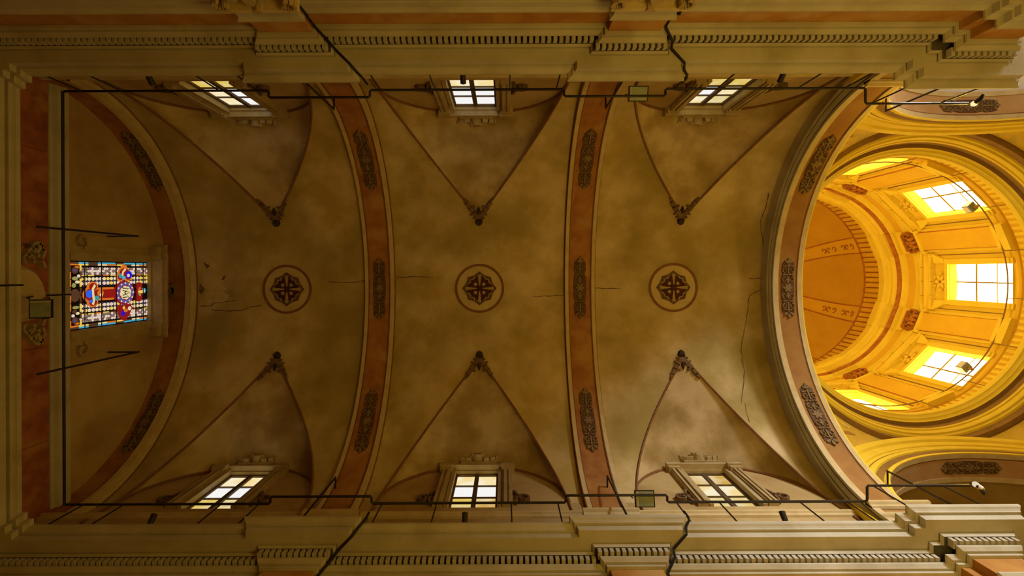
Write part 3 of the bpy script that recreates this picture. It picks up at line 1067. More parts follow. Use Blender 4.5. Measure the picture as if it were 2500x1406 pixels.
# surround: side mouldings and a heavy pediment
wm = lambda u, v, h: (XW + h, GC + u, v)
for e in (-1, 1):
    a, b = sorted((e * 0.88, e * 1.06))
    s = MB().mbox(wm, a, b, GZ0 - 0.1, 16.9, 0, 0.10)
    a, b = sorted((e * 1.06, e * 1.22))
    s.mbox(wm, a, b, GZ0 - 0.1, 16.9, 0, 0.05)
    obj('side_moulding', s, M['surround'], t)
    S = stroke([(e * a, b) for a, b in spiral(1.34, 14.15, 0.20, 0.04, PI * 0.9, -1.3 * PI, 12)], 0.08)
    obj('volute', MB().relief(S, wm, 0.10, 0, 0.85), M['surround'], t)
    s = MB().mbox(wm, min(e * 0.95, e * 1.3), max(e * 0.95, e * 1.3), 16.85, 17.08, 0, 0.30)
    obj('bracket', s, M['surround'], t)
s = MB().mbox(wm, -1.30, 1.30, 17.06, 17.14, 0, 0.30)
s.mbox(wm, -1.38, 1.38, 17.14, 17.22, 0, 0.38)
s.mbox(wm, -1.10, 1.10, 17.22, 17.32, 0, 0.34)
obj('pediment', s, M['surround'], t)
S = disc(0, 17.40, 0.14, 12, 0.14)
for k in range(5):
    S += petal(0, 17.36, PI * (0.1 + 0.2 * k), 0.28, 0.12)
obj('pediment_shell', MB().relief(S, wm, 0.40, 0.0, 0.75), M['tip'], t)

# ---------------------------------------------------------------- crossing: arches, pendentives, drum and dome
XD = 13.75
AH, AB, AZ = 4.675, 5.2, 11.8
HX = XD - 8.80                   # half crossing


def amap(side):
    def f(l, q, z):
        if side == 'W':
            return (8.80 - q, l, z)
        if side == 'E':
            return (XD + HX + q, l, z)
        if side == 'N':
            return (XD + l, -4.95 - q, z)
        return (XD + l, 4.95 + q, z)
    return f


def apt(a, e):
    nx, nz = math.cos(a) / AH, math.sin(a) / AB
    n = math.hypot(nx, nz)
    return AH * math.cos(a) + e * nx / n, AZ + AB * math.sin(a) + e * nz / n


NA = 64
ANG = [PI * k / NA for k in range(NA + 1)]


def aring(side, e, q, foot=11.0):
    f = amap(side)
    pts = [f(*((lambda lz: (lz[0], q, lz[1]))(apt(a, e)))) for a in ANG]
    l0, z0 = apt(0, e)
    l1, z1 = apt(PI, e)
    return [f(l0, q, foot)] + pts + [f(l1, q, foot)]


TH = 0.83
for side, lab in (('W', 'broad crossing arch with red soffit between the nave vault and the yellow dome'),
                  ('N', 'crossing arch with yellow mouldings at the upper right, rosy lit soffit'),
                  ('S', 'crossing arch with yellow mouldings at the lower right, brown shaded soffit'),
                  ('E', None)):
    if lab is None:
        continue
    t = thing('crossing_arch')
    tag(t, lab, 'arch', 'arches of the crossing')
    sm = M['archred'] if side == 'W' else M['pink']
    if side == 'N':
        sm = M['pink']
    fl_ = M['fillet'] if side == 'W' else M['yellow2']
    obj('fillet', MB().loft([aring(side, 0.0, 0.0), aring(side, 0.0, 0.13), aring(side, 0.03, 0.13)]), M['fillet'], t, smooth=True)
    obj('edge_line', MB().loft([aring(side, 0.025, 0.13), aring(side, 0.025, 0.165)]), M['line'], t, smooth=True)
    obj('soffit_panel', MB().loft([aring(side, 0.03, 0.13), aring(side, 0.03, 0.69)]), sm, t, smooth=True)
    obj('fillet', MB().loft([aring(side, 0.03, 0.69), aring(side, 0.0, 0.69), aring(side, 0.0, TH)]), M['fillet'], t, smooth=True)
    for ang in ((-46, 0, 46) if side == 'W' else (0,)):
        def mp(u, v, h, side=side, ang=ang):
            a = PI / 2 - math.radians(ang) - v / 5.0
            l, z = apt(a, 0.03 - h)
            return amap(side)(l, 0.41 + u, z)
        rib_ornament_parts(mp, 1.0 if ang else 0.95, 0.40, t)
    # archivolt towards the crossing: stepped yellow mouldings
    prof = [(0.0, 0.0), (0.0, -0.03), (0.10, -0.03), (0.12, -0.005), (0.34, -0.005), (0.36, -0.05), (0.48, -0.06), (0.50, -0.03), (0.66, -0.03), (0.68, -0.07),
            (0.80, -0.08), (0.82, -0.05), (1.0, -0.06), (1.05, -0.13), (1.22, -0.16), (1.28, -0.16), (1.28, 0.0)]
    obj('archivolt', MB().loft([aring(side, e, q) for e, q in prof]), M['yellow2'], t, smooth=True)
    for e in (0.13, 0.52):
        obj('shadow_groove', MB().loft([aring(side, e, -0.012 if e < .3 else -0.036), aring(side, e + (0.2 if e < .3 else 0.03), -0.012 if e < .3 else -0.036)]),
            M['shade'], t, smooth=True)  # dark strips in the recesses, groove shade put in as colour
    # spandrel wall above, in the plane of the arch
    if side == 'W':
        # archivolt facing the nave
        prof = [(0.0, TH), (0.0, TH + 0.02), (0.07, TH + 0.02), (0.08, TH - 0.05), (0.12, TH - 0.05), (0.13, TH + 0.02), (0.25, TH + 0.035), (0.26, TH - 0.04),
                (0.29, TH - 0.04), (0.30, TH + 0.04), (0.36, TH + 0.05), (0.37, TH - 0.06), (1.3, TH - 0.06)]
        obj('nave_archivolt', MB().loft([aring(side, e, q) for e, q in prof]), M['stone'], t, smooth=True)
        for ea, eb in ((0.075, 0.125), (0.255, 0.295)):
            obj('edge_line', MB().loft([aring(side, ea, TH - 0.03), aring(side, eb, TH - 0.03)]), M['line'], t, smooth=True)
        obj('edge_line', MB().loft([aring(side, 0.375, TH + 0.02), aring(side, 0.43, TH - 0.055)]), M['line'], t, smooth=True)
        for sd in (-1, 1):
            mb = MB()
            prof = [(0.0, 12.42), (0.05, 12.45), (0.06, 12.52), (0.11, 12.56), (0.11, 12.64), (0, 12.68)]
            mb.loft([[(x, sd * (4.66 - d), z) for d, z in prof] for x in (7.95, 9.3)], cap=True)
            obj('impost', mb, M['fillet'], t)
            obj('pier', MB().box(8.40, 9.20, min(sd * 4.68, sd * 5.9), max(sd * 4.68, sd * 5.9), -2, 9.3), M['wallp'], t)
            obj('pier_head', MB().box(7.99, 8.79, min(sd * 4.68, sd * 5.6), max(sd * 4.68, sd * 5.6), 11.0, 12.5), M['wallp'], t)

# pendentives
RB, ZB = 5.20, 18.40
for qx, qy, lab in ((-1, -1, 'frescoed pendentive at the upper left of the dome'), (-1, 1, 'frescoed pendentive at the lower left of the dome'),
                    (1, -1, 'frescoed pendentive at the upper right of the dome'), (1, 1, 'frescoed pendentive at the lower right of the dome')):
    def edge(phi):
        c, s = math.cos(phi), math.sin(phi)
        if c >= s:
            l = HX * s / c
            x, y = HX, l
        else:
            l = 4.95 * c / s
            x, y = l, 4.95
        e = min(1.0, abs(l) / (AH + 1.28))
        z = AZ + (AB + 1.28) * math.sqrt(max(0, 1 - e * e))
        return x, y, z - 0.02

    def pend(phi, t):
        x, y, z = edge(phi)
        bx, by = RB * math.cos(phi), RB * math.sin(phi)
        k = t
        bul = 0.35 * math.sin(PI * t) * max(0, (ZB - z)) / 6
        rx, ry = bx + (x - bx) * k, by + (y - by) * k
        n = math.hypot(rx, ry)
        return (XD + qx * (rx + bul * rx / n), qy * (ry + bul * ry / n), ZB + (z - ZB) * t)
    mb = MB()
    mb.loft([[pend(PI / 2 * k / 32, j / 14) for k in range(33)] for j in range(15)])
    t = obj('pendentive', mb, M['fresco'], smooth=True)
    tag(t, lab, 'pendentive', 'pendentives of the dome')
    if qx < 0:
        rr = random.Random(3 + qy)
        for k in range(12):
            ph = PI / 4 + rr.uniform(-0.26, 0.26)
            tt = rr.uniform(0.1, 0.5)
            r0 = rr.uniform(0.10, 0.24)
            pl = []
            for i in range(9):
                a = 2 * PI * i / 9
                r1 = r0 * rr.uniform(0.7, 1.3)
                p = Vector(pend(ph + r1 * math.cos(a) / 5, min(0.95, max(0.02, tt + r1 * math.sin(a) / 5))))
                c = Vector((XD, 0, p.z))
                p = p + (c - p).normalized() * 0.015
                pl.append((p.x, p.y, p.z))
            m = MB()
            m.face(pl)
            obj('painted_figure', m, M['fig1'] if k % 3 else M['fig2'], t)

# drum
drum = thing('dome_drum')
tag(drum, 'round yellow drum and orange dome over the crossing, lit through tall windows', 'dome')
prof = [(5.02, 18.30), (4.86, 18.44), (4.86, 18.50)]
obj('ring_frieze', MB().lathe([(5.27, 18.40), (5.25, 18.44), (5.03, 18.44), (5.00, 18.66)], XD, 0, 96), M['shade'], drum, smooth=True)  # shade under the ring is laid into this brown
obj('ring_cornice', MB().lathe([(5.00, 18.66), (4.93, 18.68), (4.90, 18.74), (4.84, 18.76), (4.80, 18.86), (4.80, 18.92), (4.76, 18.93), (4.74, 19.0)], XD, 0, 96),
    M['yellow2'], drum, smooth=True)
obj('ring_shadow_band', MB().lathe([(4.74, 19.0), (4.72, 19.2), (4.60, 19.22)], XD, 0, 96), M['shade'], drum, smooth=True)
obj('ring_lip', MB().lathe([(4.60, 19.22), (4.55, 19.30), (4.50, 19.32), (4.44, 19.42), (4.40, 19.44), (4.37, 19.55), (4.37, 19.62), (4.6, 19.64), (4.75, 19.64)], XD, 0, 96),
    M['yellow2'], drum, smooth=True)
RD = 4.6
DW0, DW1, DA = 20.62, 23.55, 0.74 / RD


def dmap(a0, r=RD):
    def f(u, v, h):
        a = a0 + u / RD
        return (XD + (r - h) * math.cos(a), (r - h) * math.sin(a), v)
    return f


# plinth with upright flutes
obj('plinth', MB().lathe([(4.62, 19.64), (4.60, 20.25), (4.54, 20.28), (4.52, 20.36), (4.6, 20.40)], XD, 0, 96), M['orange'], drum, smooth=True)  # deeper orange behind the flutes carries their gap shade as colour
pb = MB()
f = dmap(0, 4.61)
pb.mbox(f, -0.045, 0.045, 19.72, 20.22, 0.0, 0.035)
pbo = None
for k in range(128):
    a = 2 * PI * k / 128
    f = dmap(a, 4.61)
    if math.cos(a) < -0.55:
        continue
    obj('plinth_flute', MB().mbox(f, -0.06, 0.06, 19.72, 20.22, 0.0, 0.035), M['yellow2'], drum)
# wall with eight window openings
mb = MB()
nA = 160
for k in range(nA):
    a, b = 2 * PI * k / nA, 2 * PI * (k + 1) / nA
    mid = (a + b) / 2
    near = min(abs(((mid - j * PI / 4 + PI) % (2 * PI)) - PI) for j in range(8))
    P = lambda an, z: (XD + RD * math.cos(an), RD * math.sin(an), z)
    mb.face([P(a, 20.3), P(b, 20.3), P(b, DW0), P(a, DW0)])
    if near > DA:
        mb.face([P(a, DW0), P(b, DW0), P(b, DW1), P(a, DW1)])
    mb.face([P(a, DW1), P(b, DW1), P(b, 29.3), P(a, 29.3)])
obj('drum_wall', mb, M['yellow'], drum, smooth=True)
# entablature
obj('drum_architrave', MB().lathe([(4.6, 25.05), (4.52, 25.08), (4.52, 25.22), (4.48, 25.25), (4.48, 25.42)], XD, 0, 96), M['yellow2'], drum, smooth=True)
obj('drum_frieze', MB().lathe([(4.48, 25.42), (4.54, 25.44), (4.54, 25.95)], XD, 0, 96), M['orange'], drum, smooth=True)
obj('drum_bed', MB().lathe([(4.54, 25.95), (4.46, 25.99), (4.44, 26.12), (4.38, 26.16)], XD, 0, 96), M['yellow2'], drum, smooth=True)
obj('drum_groove', MB().lathe([(4.38, 26.16), (4.37, 26.4), (4.33, 26.42)], XD, 0, 96), M['gilt'], drum, smooth=True)
obj('drum_cornice', MB().lathe([(4.33, 26.42), (4.30, 26.55), (4.26, 26.58), (4.26, 26.75), (4.22, 26.78), (4.18, 27.0), (4.14, 27.05), (4.14, 27.4), (4.25, 27.45), (4.6, 27.5)],
                               XD, 0, 96), M['yellow2'], drum, smooth=True)
# band of upright blocks at the dome foot
obj('dome_band', MB().lathe([(4.6, 27.5), (4.6, 29.2)], XD, 0, 96), M['gilt'], drum, smooth=True)  # dark backing colour puts shade into the gaps between the blocks
for k in range(112):
    a = 2 * PI * k / 112
    if math.cos(a) < -0.35:
        continue
    obj('band_block', MB().mbox(dmap(a), -0.09, 0.09, 27.6, 29.05, 0, 0.06), M['orange'], drum)
obj('band_line', MB().lathe([(4.6, 29.08), (4.54, 29.10), (4.54, 29.2), (4.6, 29.22)], XD, 0, 96), M['gilt'], drum, smooth=True)
# dome shell
DR, DZ = 4.6, 29.2
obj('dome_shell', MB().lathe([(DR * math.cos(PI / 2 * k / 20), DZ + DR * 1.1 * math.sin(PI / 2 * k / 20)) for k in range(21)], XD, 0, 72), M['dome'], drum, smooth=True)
for j in range(8):
    a0 = PI / 8 + j * PI / 4
    if math.cos(a0) < -0.5:
        continue
    mb = MB()
    e1, e2 = MB(), MB()
    rg, r1, r2 = [], [], []
    for k in range(16):
        el = PI / 2 * k / 18
        r = (DR - 0.03) * math.cos(el)
        z = DZ + (DR - 0.03) * 1.1 * math.sin(el)
        w = 0.43 - 0.012 * k
        P = lambda u, r=r, z=z: (XD + r * math.cos(a0) - u * math.sin(a0), r * math.sin(a0) + u * math.cos(a0), z)
        rg.append([P(-w), P(w)])
        r1.append(P(-w))
        r2.append(P(w))
    mb.loft(rg)
    rbm = obj('dome_rib', mb, M['orange'], drum, smooth=True)
    for rr_ in (r1, r2):
        obj('rib_edge', MB().tube(rr_, 0.04, 5), M['gilt'], rbm, smooth=True)
    for k0 in (0.05, 0.30):
        def mp(u, v, h, a0=a0, k0=k0):
            el = k0 + v / 5.0
            r = (DR - 0.04 - h) * math.cos(el)
            return (XD + r * math.cos(a0) - u * math.sin(a0), r * math.sin(a0) + u * math.cos(a0), DZ + (DR - 0.04 - h) * 1.1 * math.sin(el))
        S = []
        for i in range(3):
            S += stroke(spiral(0.0, 0.2 + 0.32 * i, 0.16, 0.05, 0.0, 1.6 * PI * (1 if i % 2 else -1), 10), 0.055)
        obj('rib_scroll', MB().relief(S, mp, 0.03, 0.0, 0.9), M['gilt'], rbm)
# pilasters with gilt capitals
for j in range(8):
    a0 = PI / 8 + j * PI / 4
    if math.cos(a0) < -0.5:
        continue
    f = dmap(a0)
    pil = obj('drum_pilaster', MB().mbox(f, -0.40, 0.40, 20.9, 24.9, 0, 0.12), M['orange'], drum)
    for e in (-1, 1):
        a, b = sorted((e * 0.40, e * 0.53))
        obj('pilaster_edge', MB().mbox(f, a, b, 20.9, 24.9, 0, 0.07), M['yellow2'], pil)
        a, b = sorted((e * 0.40, e * 0.42))
        obj('pilaster_joint', MB().mbox(f, a, b, 20.9, 24.9, 0, 0.125), M['gilt'], pil)
        a, b = sorted((e * 0.66, e * 0.69))
        obj('panel_line', MB().mbox(f, a, b, 20.9, 24.6, 0, 0.03), M['shade'], pil)
    s = MB().mbox(f, -0.52, 0.52, 20.3, 20.55, 0, 0.24)
    s.mbox(f, -0.48, 0.48, 20.55, 20.72, 0, 0.20)
    s.mbox(f, -0.44, 0.44, 20.72, 20.92, 0, 0.16)
    obj('pilaster_base', s, M['yellow2'], pil)
    obj('capital_neck', MB().mbox(f, -0.46, 0.46, 24.62, 24.78, 0, 0.18), M['yellow2'], pil)
    S = []
    for e in (-1, 1):
        S += stroke([(e * u, v) for u, v in spiral(0.32, 25.25, 0.20, 0.04, -PI / 2, 1.3 * PI, 12)], 0.10)
        S += petal(e * 0.22, 24.82, PI / 2 + e * 0.2, 0.42, 0.2)
    S += petal(0, 24.80, PI / 2, 0.45, 0.22) + disc(0, 25.3, 0.12, 8)
    S += [[(-0.5, 25.45), (0.5, 25.45), (0.5, 25.55), (-0.5, 25.55)]]
    obj('capital', MB().relief(S, f, 0.26, 0.0, 0.8), M['gilt'], pil)
    # the entablature breaks forward over the pilaster
    s = MB().mbox(f, -0.54, 0.54, 25.55, 25.96, 0.0, 0.11)
    s.mbox(f, -0.56, 0.56, 25.98, 26.14, 0.1, 0.23)
    s.mbox(f, -0.60, 0.60, 26.42, 26.56, 0.2, 0.35)
    s.mbox(f, -0.62, 0.62, 26.58, 26.78, 0.2, 0.385)
    s.mbox(f, -0.66, 0.66, 27.04, 27.40, 0.3, 0.50)
    obj('entablature_break', s, M['yellow2'], pil)
    obj('break_groove', MB().mbox(f, -0.58, 0.58, 26.16, 26.41, 0.1, 0.27), M['gilt'], pil)

# drum windows
dnames = {0: 'tall glaring drum window straight across at the right edge of the view', 1: 'tall glaring drum window at the lower right of the dome',
          7: 'tall glaring drum window at the upper right of the dome', 2: 'drum window hidden past the lower rim of the dome ring',
          6: 'drum window hidden past the upper rim of the dome ring'}
for j in range(8):
    a0 = j * PI / 4
    f = dmap(a0)
    wn += 1
    if j in (3, 4, 5):
        # only the glass of the windows turned away from the view
        t = obj('window_%d' % wn, MB().mbox(f, -0.74, 0.74, DW0, DW1, -0.30, -0.28), M['paneD'])
        tag(t, 'drum window behind the crossing arch, its glass turned away', 'window', 'hidden drum windows', 'structure')
        continue
    t = thing('window_%d' % wn)
    tag(t, dnames[j], 'window', 'windows of the dome drum', 'structure')
    mb = MB()
    for u0, v0, u1, v1 in ((-0.76, DW0, -0.76, DW1), (0.76, DW0, 0.76, DW1), (-0.76, DW1, 0.76, DW1), (-0.76, DW0, 0.76, DW0)):
        mb.face([f(u0, v0, 0.02), f(u1, v1, 0.02), f(u1, v1, -0.4), f(u0, v0, -0.4)])
    obj('reveal', mb, M['yellow2'], t)
    vr = [DW0, 21.55, 22.5, DW1]
    for c in (-1, 1):
        a, b = sorted((c * 0.012, c * 0.73))
        for r in range(3):
            obj('pane', MB().mbox(f, a, b, vr[r] + 0.012, vr[r + 1] - 0.012, -0.26, -0.25), M['paneD'], t)
    obj('mullion', MB().mbox(f, -0.024, 0.024, DW0, DW1, -0.25, -0.22), M['shade'], t)
    for r in (1, 2):
        hb = 0.028 if r == 2 else 0.008
        obj('glazing_bar', MB().mbox(f, -0.75, 0.75, vr[r] - hb, vr[r] + hb, -0.25, -0.22), M['shade'], t)
    s = MB()
    for e in (-1, 1):
        a, b = sorted((e * 0.74, e * 0.95))
        s.mbox(f, a, b, DW0 - 0.1, DW1 + 0.15, 0, 0.08)
    s.mbox(f, -0.95, 0.95, DW1, DW1 + 0.15, 0, 0.08)
    obj('surround', s, M['yellow2'], t)
    # hood: shallow trapezoid with a curved pediment
    for e in (-1, 1):
        obj('hood_bracket', MB().relief([[(e * 0.80, DW1 + 0.15), (e * 0.95, DW1 + 0.15), (e * 1.22, DW1 + 0.7), (e * 0.8, DW1 + 0.7)]], f, 0.14, 0, 1.0), M['yellow2'], t)
    S = stroke([(-1.25, 24.28), (-0.6, 24.42), (0, 24.46), (0.6, 24.42), (1.25, 24.28)], 0.10)
    S += stroke([(-1.30, 24.45), (-1.30, 24.75), (-0.65, 24.93), (0, 25.0), (0.65, 24.93), (1.30, 24.75), (1.30, 24.45)], 0.12)
    hd = obj('hood', MB().relief(S, f, 0.22, 0, 0.95), M['yellow2'], t)
    obj('hood_panel', MB().relief([[(-1.2, 24.3), (0, 24.45), (1.2, 24.3), (1.25, 24.75), (0, 25.0), (-1.25, 24.75)]], f, 0.10, 0, 1.0), M['yellow'], hd)
    obj('hood_groove', MB().relief(stroke([(-0.6, 24.62), (0, 24.68), (0.6, 24.62)], 0.09), f, 0.115, 0.09, 1.0), M['gilt'], hd)
    S = []
    for k in range(6):
        S += petal(0, 23.98, PI / 3 * k + PI / 6, 0.34, 0.16)
    for k in range(6):
        S += disc(0.36 * math.cos(PI / 3 * k), 23.98 + 0.36 * math.sin(PI / 3 * k), 0.06, 6)
    obj('star_ornament', MB().relief(S, f, 0.14, 0, 0.8), M['yellow2'], t)
    obj('star_boss', MB().relief(disc(0, 23.98, 0.10, 8), f, 0.17, 0.05, 0.6), M['gilt'], t)

# rail inside the drum with two small floods
t = thing('metal_railing')
tag(t, 'thin curved rail running round the inside of the yellow drum', 'railing', 'iron railings')
pts = [(XD + 4.40 * math.cos(2 * PI * k / 96), 4.40 * math.sin(2 * PI * k / 96), 20.68) for k in range(97)]
obj('handrail', MB().tube(pts, 0.022, 5), M['shade'], t, smooth=True)
for k in range(16):
    a = 2 * PI * k / 16 + 0.12
    if math.cos(a) < -0.4:
        continue
    obj('post', MB().tube([(XD + 4.42 * math.cos(a), 4.42 * math.sin(a), 19.64), (XD + 4.40 * math.cos(a), 4.40 * math.sin(a), 20.68)], 0.016, 5), M['shade'], t)
for a, lab in ((-0.715, 'small box floodlight on the drum rail below the upper dome window'), (0.80, 'small box floodlight in front of the lower dome window')):
    t = thing('floodlight')
    tag(t, lab, 'floodlight', 'floodlights in the drum')
    f = dmap(a, 4.36)
    obj('housing', MB().mbox(f, -0.17, 0.17, 20.72, 21.02, 0.0, 0.26), M['lampglass'], t)
    obj('lens', MB().mbox(f, -0.14, 0.14, 20.76, 20.99, 0.26, 0.275), M['white'], t)
    obj('bracket', MB().mbox(f, -0.03, 0.03, 20.5, 20.74, 0.05, 0.15), M['shade'], t)

# transept vaults and walls beyond the north and south arches
for sd, nm, lab in ((-1, 'ceiling_north_transept', 'white lit transept vault seen through the upper right arch'),
                    (1, 'ceiling_south_transept', 'dim transept vault seen through the lower right arch')):
    mb = MB()
    rg = []
    for q in (5.78, 9.0, 14.5):
        rg.append([(XD + 5.0 * math.cos(PI - PI * k / 40), sd * q, 12.9 + 5.0 * math.sin(PI * k / 40)) for k in range(41)])
    mb.loft(rg)
    for xx in (XD - 5.0, XD + 5.0):
        mb.face([(xx, sd * 5.0, -2), (xx, sd * 14.5, -2), (xx, sd * 14.5, 12.9), (xx, sd * 5.0, 12.9)])
    # spandrel behind the arch
    f = amap('N' if sd < 0 else 'S')
    a_ = [f(*(apt(a, 0)[0], TH, apt(a, 0)[1])) for a in ANG]
    b_ = [f(*(apt(a, 1.6)[0], TH, apt(a, 1.6)[1])) for a in ANG]
    mb.loft([a_, b_])
    mb.loft([[(XD + 5.0 * math.cos(PI * k / 40), sd * 14.5, 12.9 + 5.0 * math.sin(PI * k / 40)) for k in range(41)], [(XD + 5.0 * math.cos(PI * k / 40), sd * 14.5, -2) for k in range(41)]])
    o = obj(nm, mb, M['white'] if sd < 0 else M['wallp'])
    tag(o, lab, 'vault', kind='structure')
# closing wall behind the far arch of the crossing
mb = MB()
mb.face([(XD + HX + 0.6, -6, -2), (XD + HX + 0.6, 6, -2), (XD + HX + 0.6, 6, 18.4), (XD + HX + 0.6, -6, 18.4)])
o = obj('wall_east', mb, M['wallp'])
tag(o, 'ochre wall closing the crossing beyond the right edge of the view', 'wall', kind='structure')

# ---------------------------------------------------------------- pilasters below the cornice breaks
for sd in (-1, 1):
    for i, cx in enumerate(RIBS):
        t = thing('pilaster')
        tag(t, 'wall pilaster with gilded leafy capital under the %s cornice at the %s rib' % ('top' if sd < 0 else 'bottom', ('left', 'right')[i]), 'pilaster',
            'pilasters of the nave')
        obj('shaft', MB().box(cx - 0.40, cx + 0.40, min(sd * 4.86, sd * 4.998), max(sd * 4.86, sd * 4.998), -2, 8.35), M['wallp'], t)
        f = lambda u, v, h, cx=cx, sd=sd: (cx + u, sd * (4.86 - h), v)
        obj('bell', MB().mbox(f, -0.42, 0.42, 8.35, 9.08, -0.1, 0.03), M['fillet'], t)
        s = MB().mbox(f, -0.62, 0.62, 9.10, 9.21, -0.1, 0.17)
        obj('abacus', s, M['fillet'], t)
        S = []
        for e in (-1, 1):
            S += stroke([(e * u, v) for u, v in spiral(0.50, 8.98, 0.17, 0.03, -PI / 2, 1.4 * PI, 12)], 0.07)
            S += petal(e * 0.24, 8.40, PI / 2, 0.5, 0.22)
        S += petal(0, 8.45, PI / 2, 0.55, 0.24) + disc(0, 9.12, 0.10, 8)
        obj('capital_leaves', MB().relief(S, f, 0.20, 0.0, 0.75), M['surround'], t)

# ---------------------------------------------------------------- iron rails on the cornice
RZ = 12.1


def rail(name, label, pts, posts, stays):
    t = thing('metal_railing')
    tag(t, label, 'railing', 'iron railings')
    obj('handrail', MB().tube(pts, 0.026, 6), M['black'], t, smooth=True)
    for x, y in posts:
        obj('post', MB().tube([(x, y, 11.04), (x, y, RZ)], 0.016, 5), M['black'], t)
    for (x, y), (wx, wy) in stays:
        s = obj('stay_post', MB().tube([(x, y, 11.04), (x, y, 14.1)], 0.024, 5), M['black'], t)
        obj('stay_bar', MB().tube([(x, y, 14.08), (wx, wy, 14.08)], 0.022, 5), M['black'], s)
    return t


for sd, lab in ((-1, 'black iron rail on the cornice along the top of the view'), (1, 'black iron rail on the cornice along the bottom of the view')):
    y1, y2, y3 = sd * 4.36, sd * 4.21, sd * 4.03
    pts = [(-9.31, y1, RZ)]
    for cx in RIBS:
        pts += [(cx - 1.07, y1, RZ), (cx - 1.07, y2, RZ), (cx + 1.07, y2, RZ), (cx + 1.07, y1, RZ)]
    pts += [(7.63, y1, RZ), (7.63, y3, RZ), (9.82, y3, RZ)]
    # corner points doubled so that the bends stay crisp
    dp = []
    for a, b in zip(pts[:-1], pts[1:]):
        va, vb = Vector(a), Vector(b)
        d = (vb - va).normalized() * 0.03
        dp += [tuple(va + d), tuple(vb - d)]
    posts = [(x, y1) for x in (-8.9, -8.05, -6.0, -5.2, -2.6, -1.45, 0.12, 1.1, 3.6, 4.5, 6.2, 7.2)] + [(7.75, y3), (9.2, y3)]
    stays = [((RIBS[0] - 0.28, sd * 4.52), (RIBS[0] - 0.28, sd * 4.9)), ((RIBS[1] + 0.16, sd * 4.52), (RIBS[1] + 0.16, sd * 4.9)),
             ((9.38, sd * 4.42), (9.38, sd * 4.95))]
    rail('metal_railing', lab, dp, posts, stays)
rail('metal_railing', 'black iron rail with two tall posts in front of the stained glass window',
     [(-9.31, -4.36, RZ), (-9.31, 4.36, RZ)], [],
     [((-9.0, -1.42), (-9.75, -1.42)), ((-9.0, 1.42), (-9.75, 1.42))])

# ---------------------------------------------------------------- black spots at the cornice edge
for sd in (-1, 1):
    for i, x in enumerate((-6.93, -0.80, 5.45)):
        t = thing('spotlight')
        tag(t, 'small black spotlight on the %s cornice below the %s window' % ('top' if sd < 0 else 'bottom', bayname[i]), 'spotlight', 'small spots on the cornice')
        obj('can', MB().tube([(x, sd * 4.40, 11.12), (x, sd * 4.34, 11.20), (x, sd * 4.24, 11.32)], [0.045, 0.055, 0.06], 10), M['black'], t, smooth=True)
        obj('yoke', MB().box(x - 0.065, x + 0.065, min(sd * 4.36, sd * 4.42), max(sd * 4.36, sd * 4.42), 11.04, 11.16), M['black'], t)
        obj('lens', MB().tube([(x, sd * 4.242, 11.317), (x, sd * 4.234, 11.327)], 0.045, 10), M['lampglass'], t)

# ---------------------------------------------------------------- square floodlights


def flood(c, aim, w, h, label, up=(1, 0, 0)):
    t = thing('floodlight')
    tag(t, label, 'floodlight', 'square floodlights')
    c = Vector((c[0], c[1], c[2] * U))
    n = Vector(aim).normalized()
    ax = Vector(up)
    ax = (ax - n * ax.dot(n)).normalized()
    ay = n.cross(ax)

    def mp(u, v, q):
        p = c + ax * u + ay * v + n * q
        return (p.x, p.y, p.z / U)
    b = MB()
    # tapered back and rim
    rings = []
    for q, k in ((-0.16, 0.55), (-0.10, 0.8), (0.0, 1.0), (0.03, 1.0)):
        rings.append([mp(-w * k, -h * k, q), mp(w * k, -h * k, q), mp(w * k, h * k, q), mp(-w * k, h * k, q)])
    b.loft(rings, close=True, cap=True)
    obj('housing', b, M['black'], t)
    k = 0.88
    obj('glass', MB().mbox(mp, -w * k, w * k, -h * k, h * k, 0.03, 0.04), M['lampglass'], t)
    obj('reflector_strip', MB().mbox(mp, -w * k, -w * k * 0.72, -h * k, h * k, 0.04, 0.045), M['stone'], t)
    a = MB()
    for e in (-1, 1):
        a.tube([mp(e * (w + 0.02), 0, -0.04), mp(e * (w + 0.02), 0, -0.26)], 0.012, 5)
    a.tube([mp(-w - 0.02, 0, -0.26), mp(w + 0.02, 0, -0.26)], 0.012, 5)
    obj('yoke', a, M['black'], t)
    return t


flood((2.84, -4.27, 12.15), (0, 0.25, -1), 0.21, 0.155, 'square floodlight on the top rail between the middle and right windows')
flood((2.94, 4.30, 12.15), (0, -0.25, -1), 0.21, 0.165, 'square floodlight on the bottom rail between the middle and right windows')
flood((-9.33, 0.19, 11.55), (0.35, 0, -1), 0.19, 0.185, 'square floodlight in front of the cartouche under the stained glass', up=(0, 1, 0))

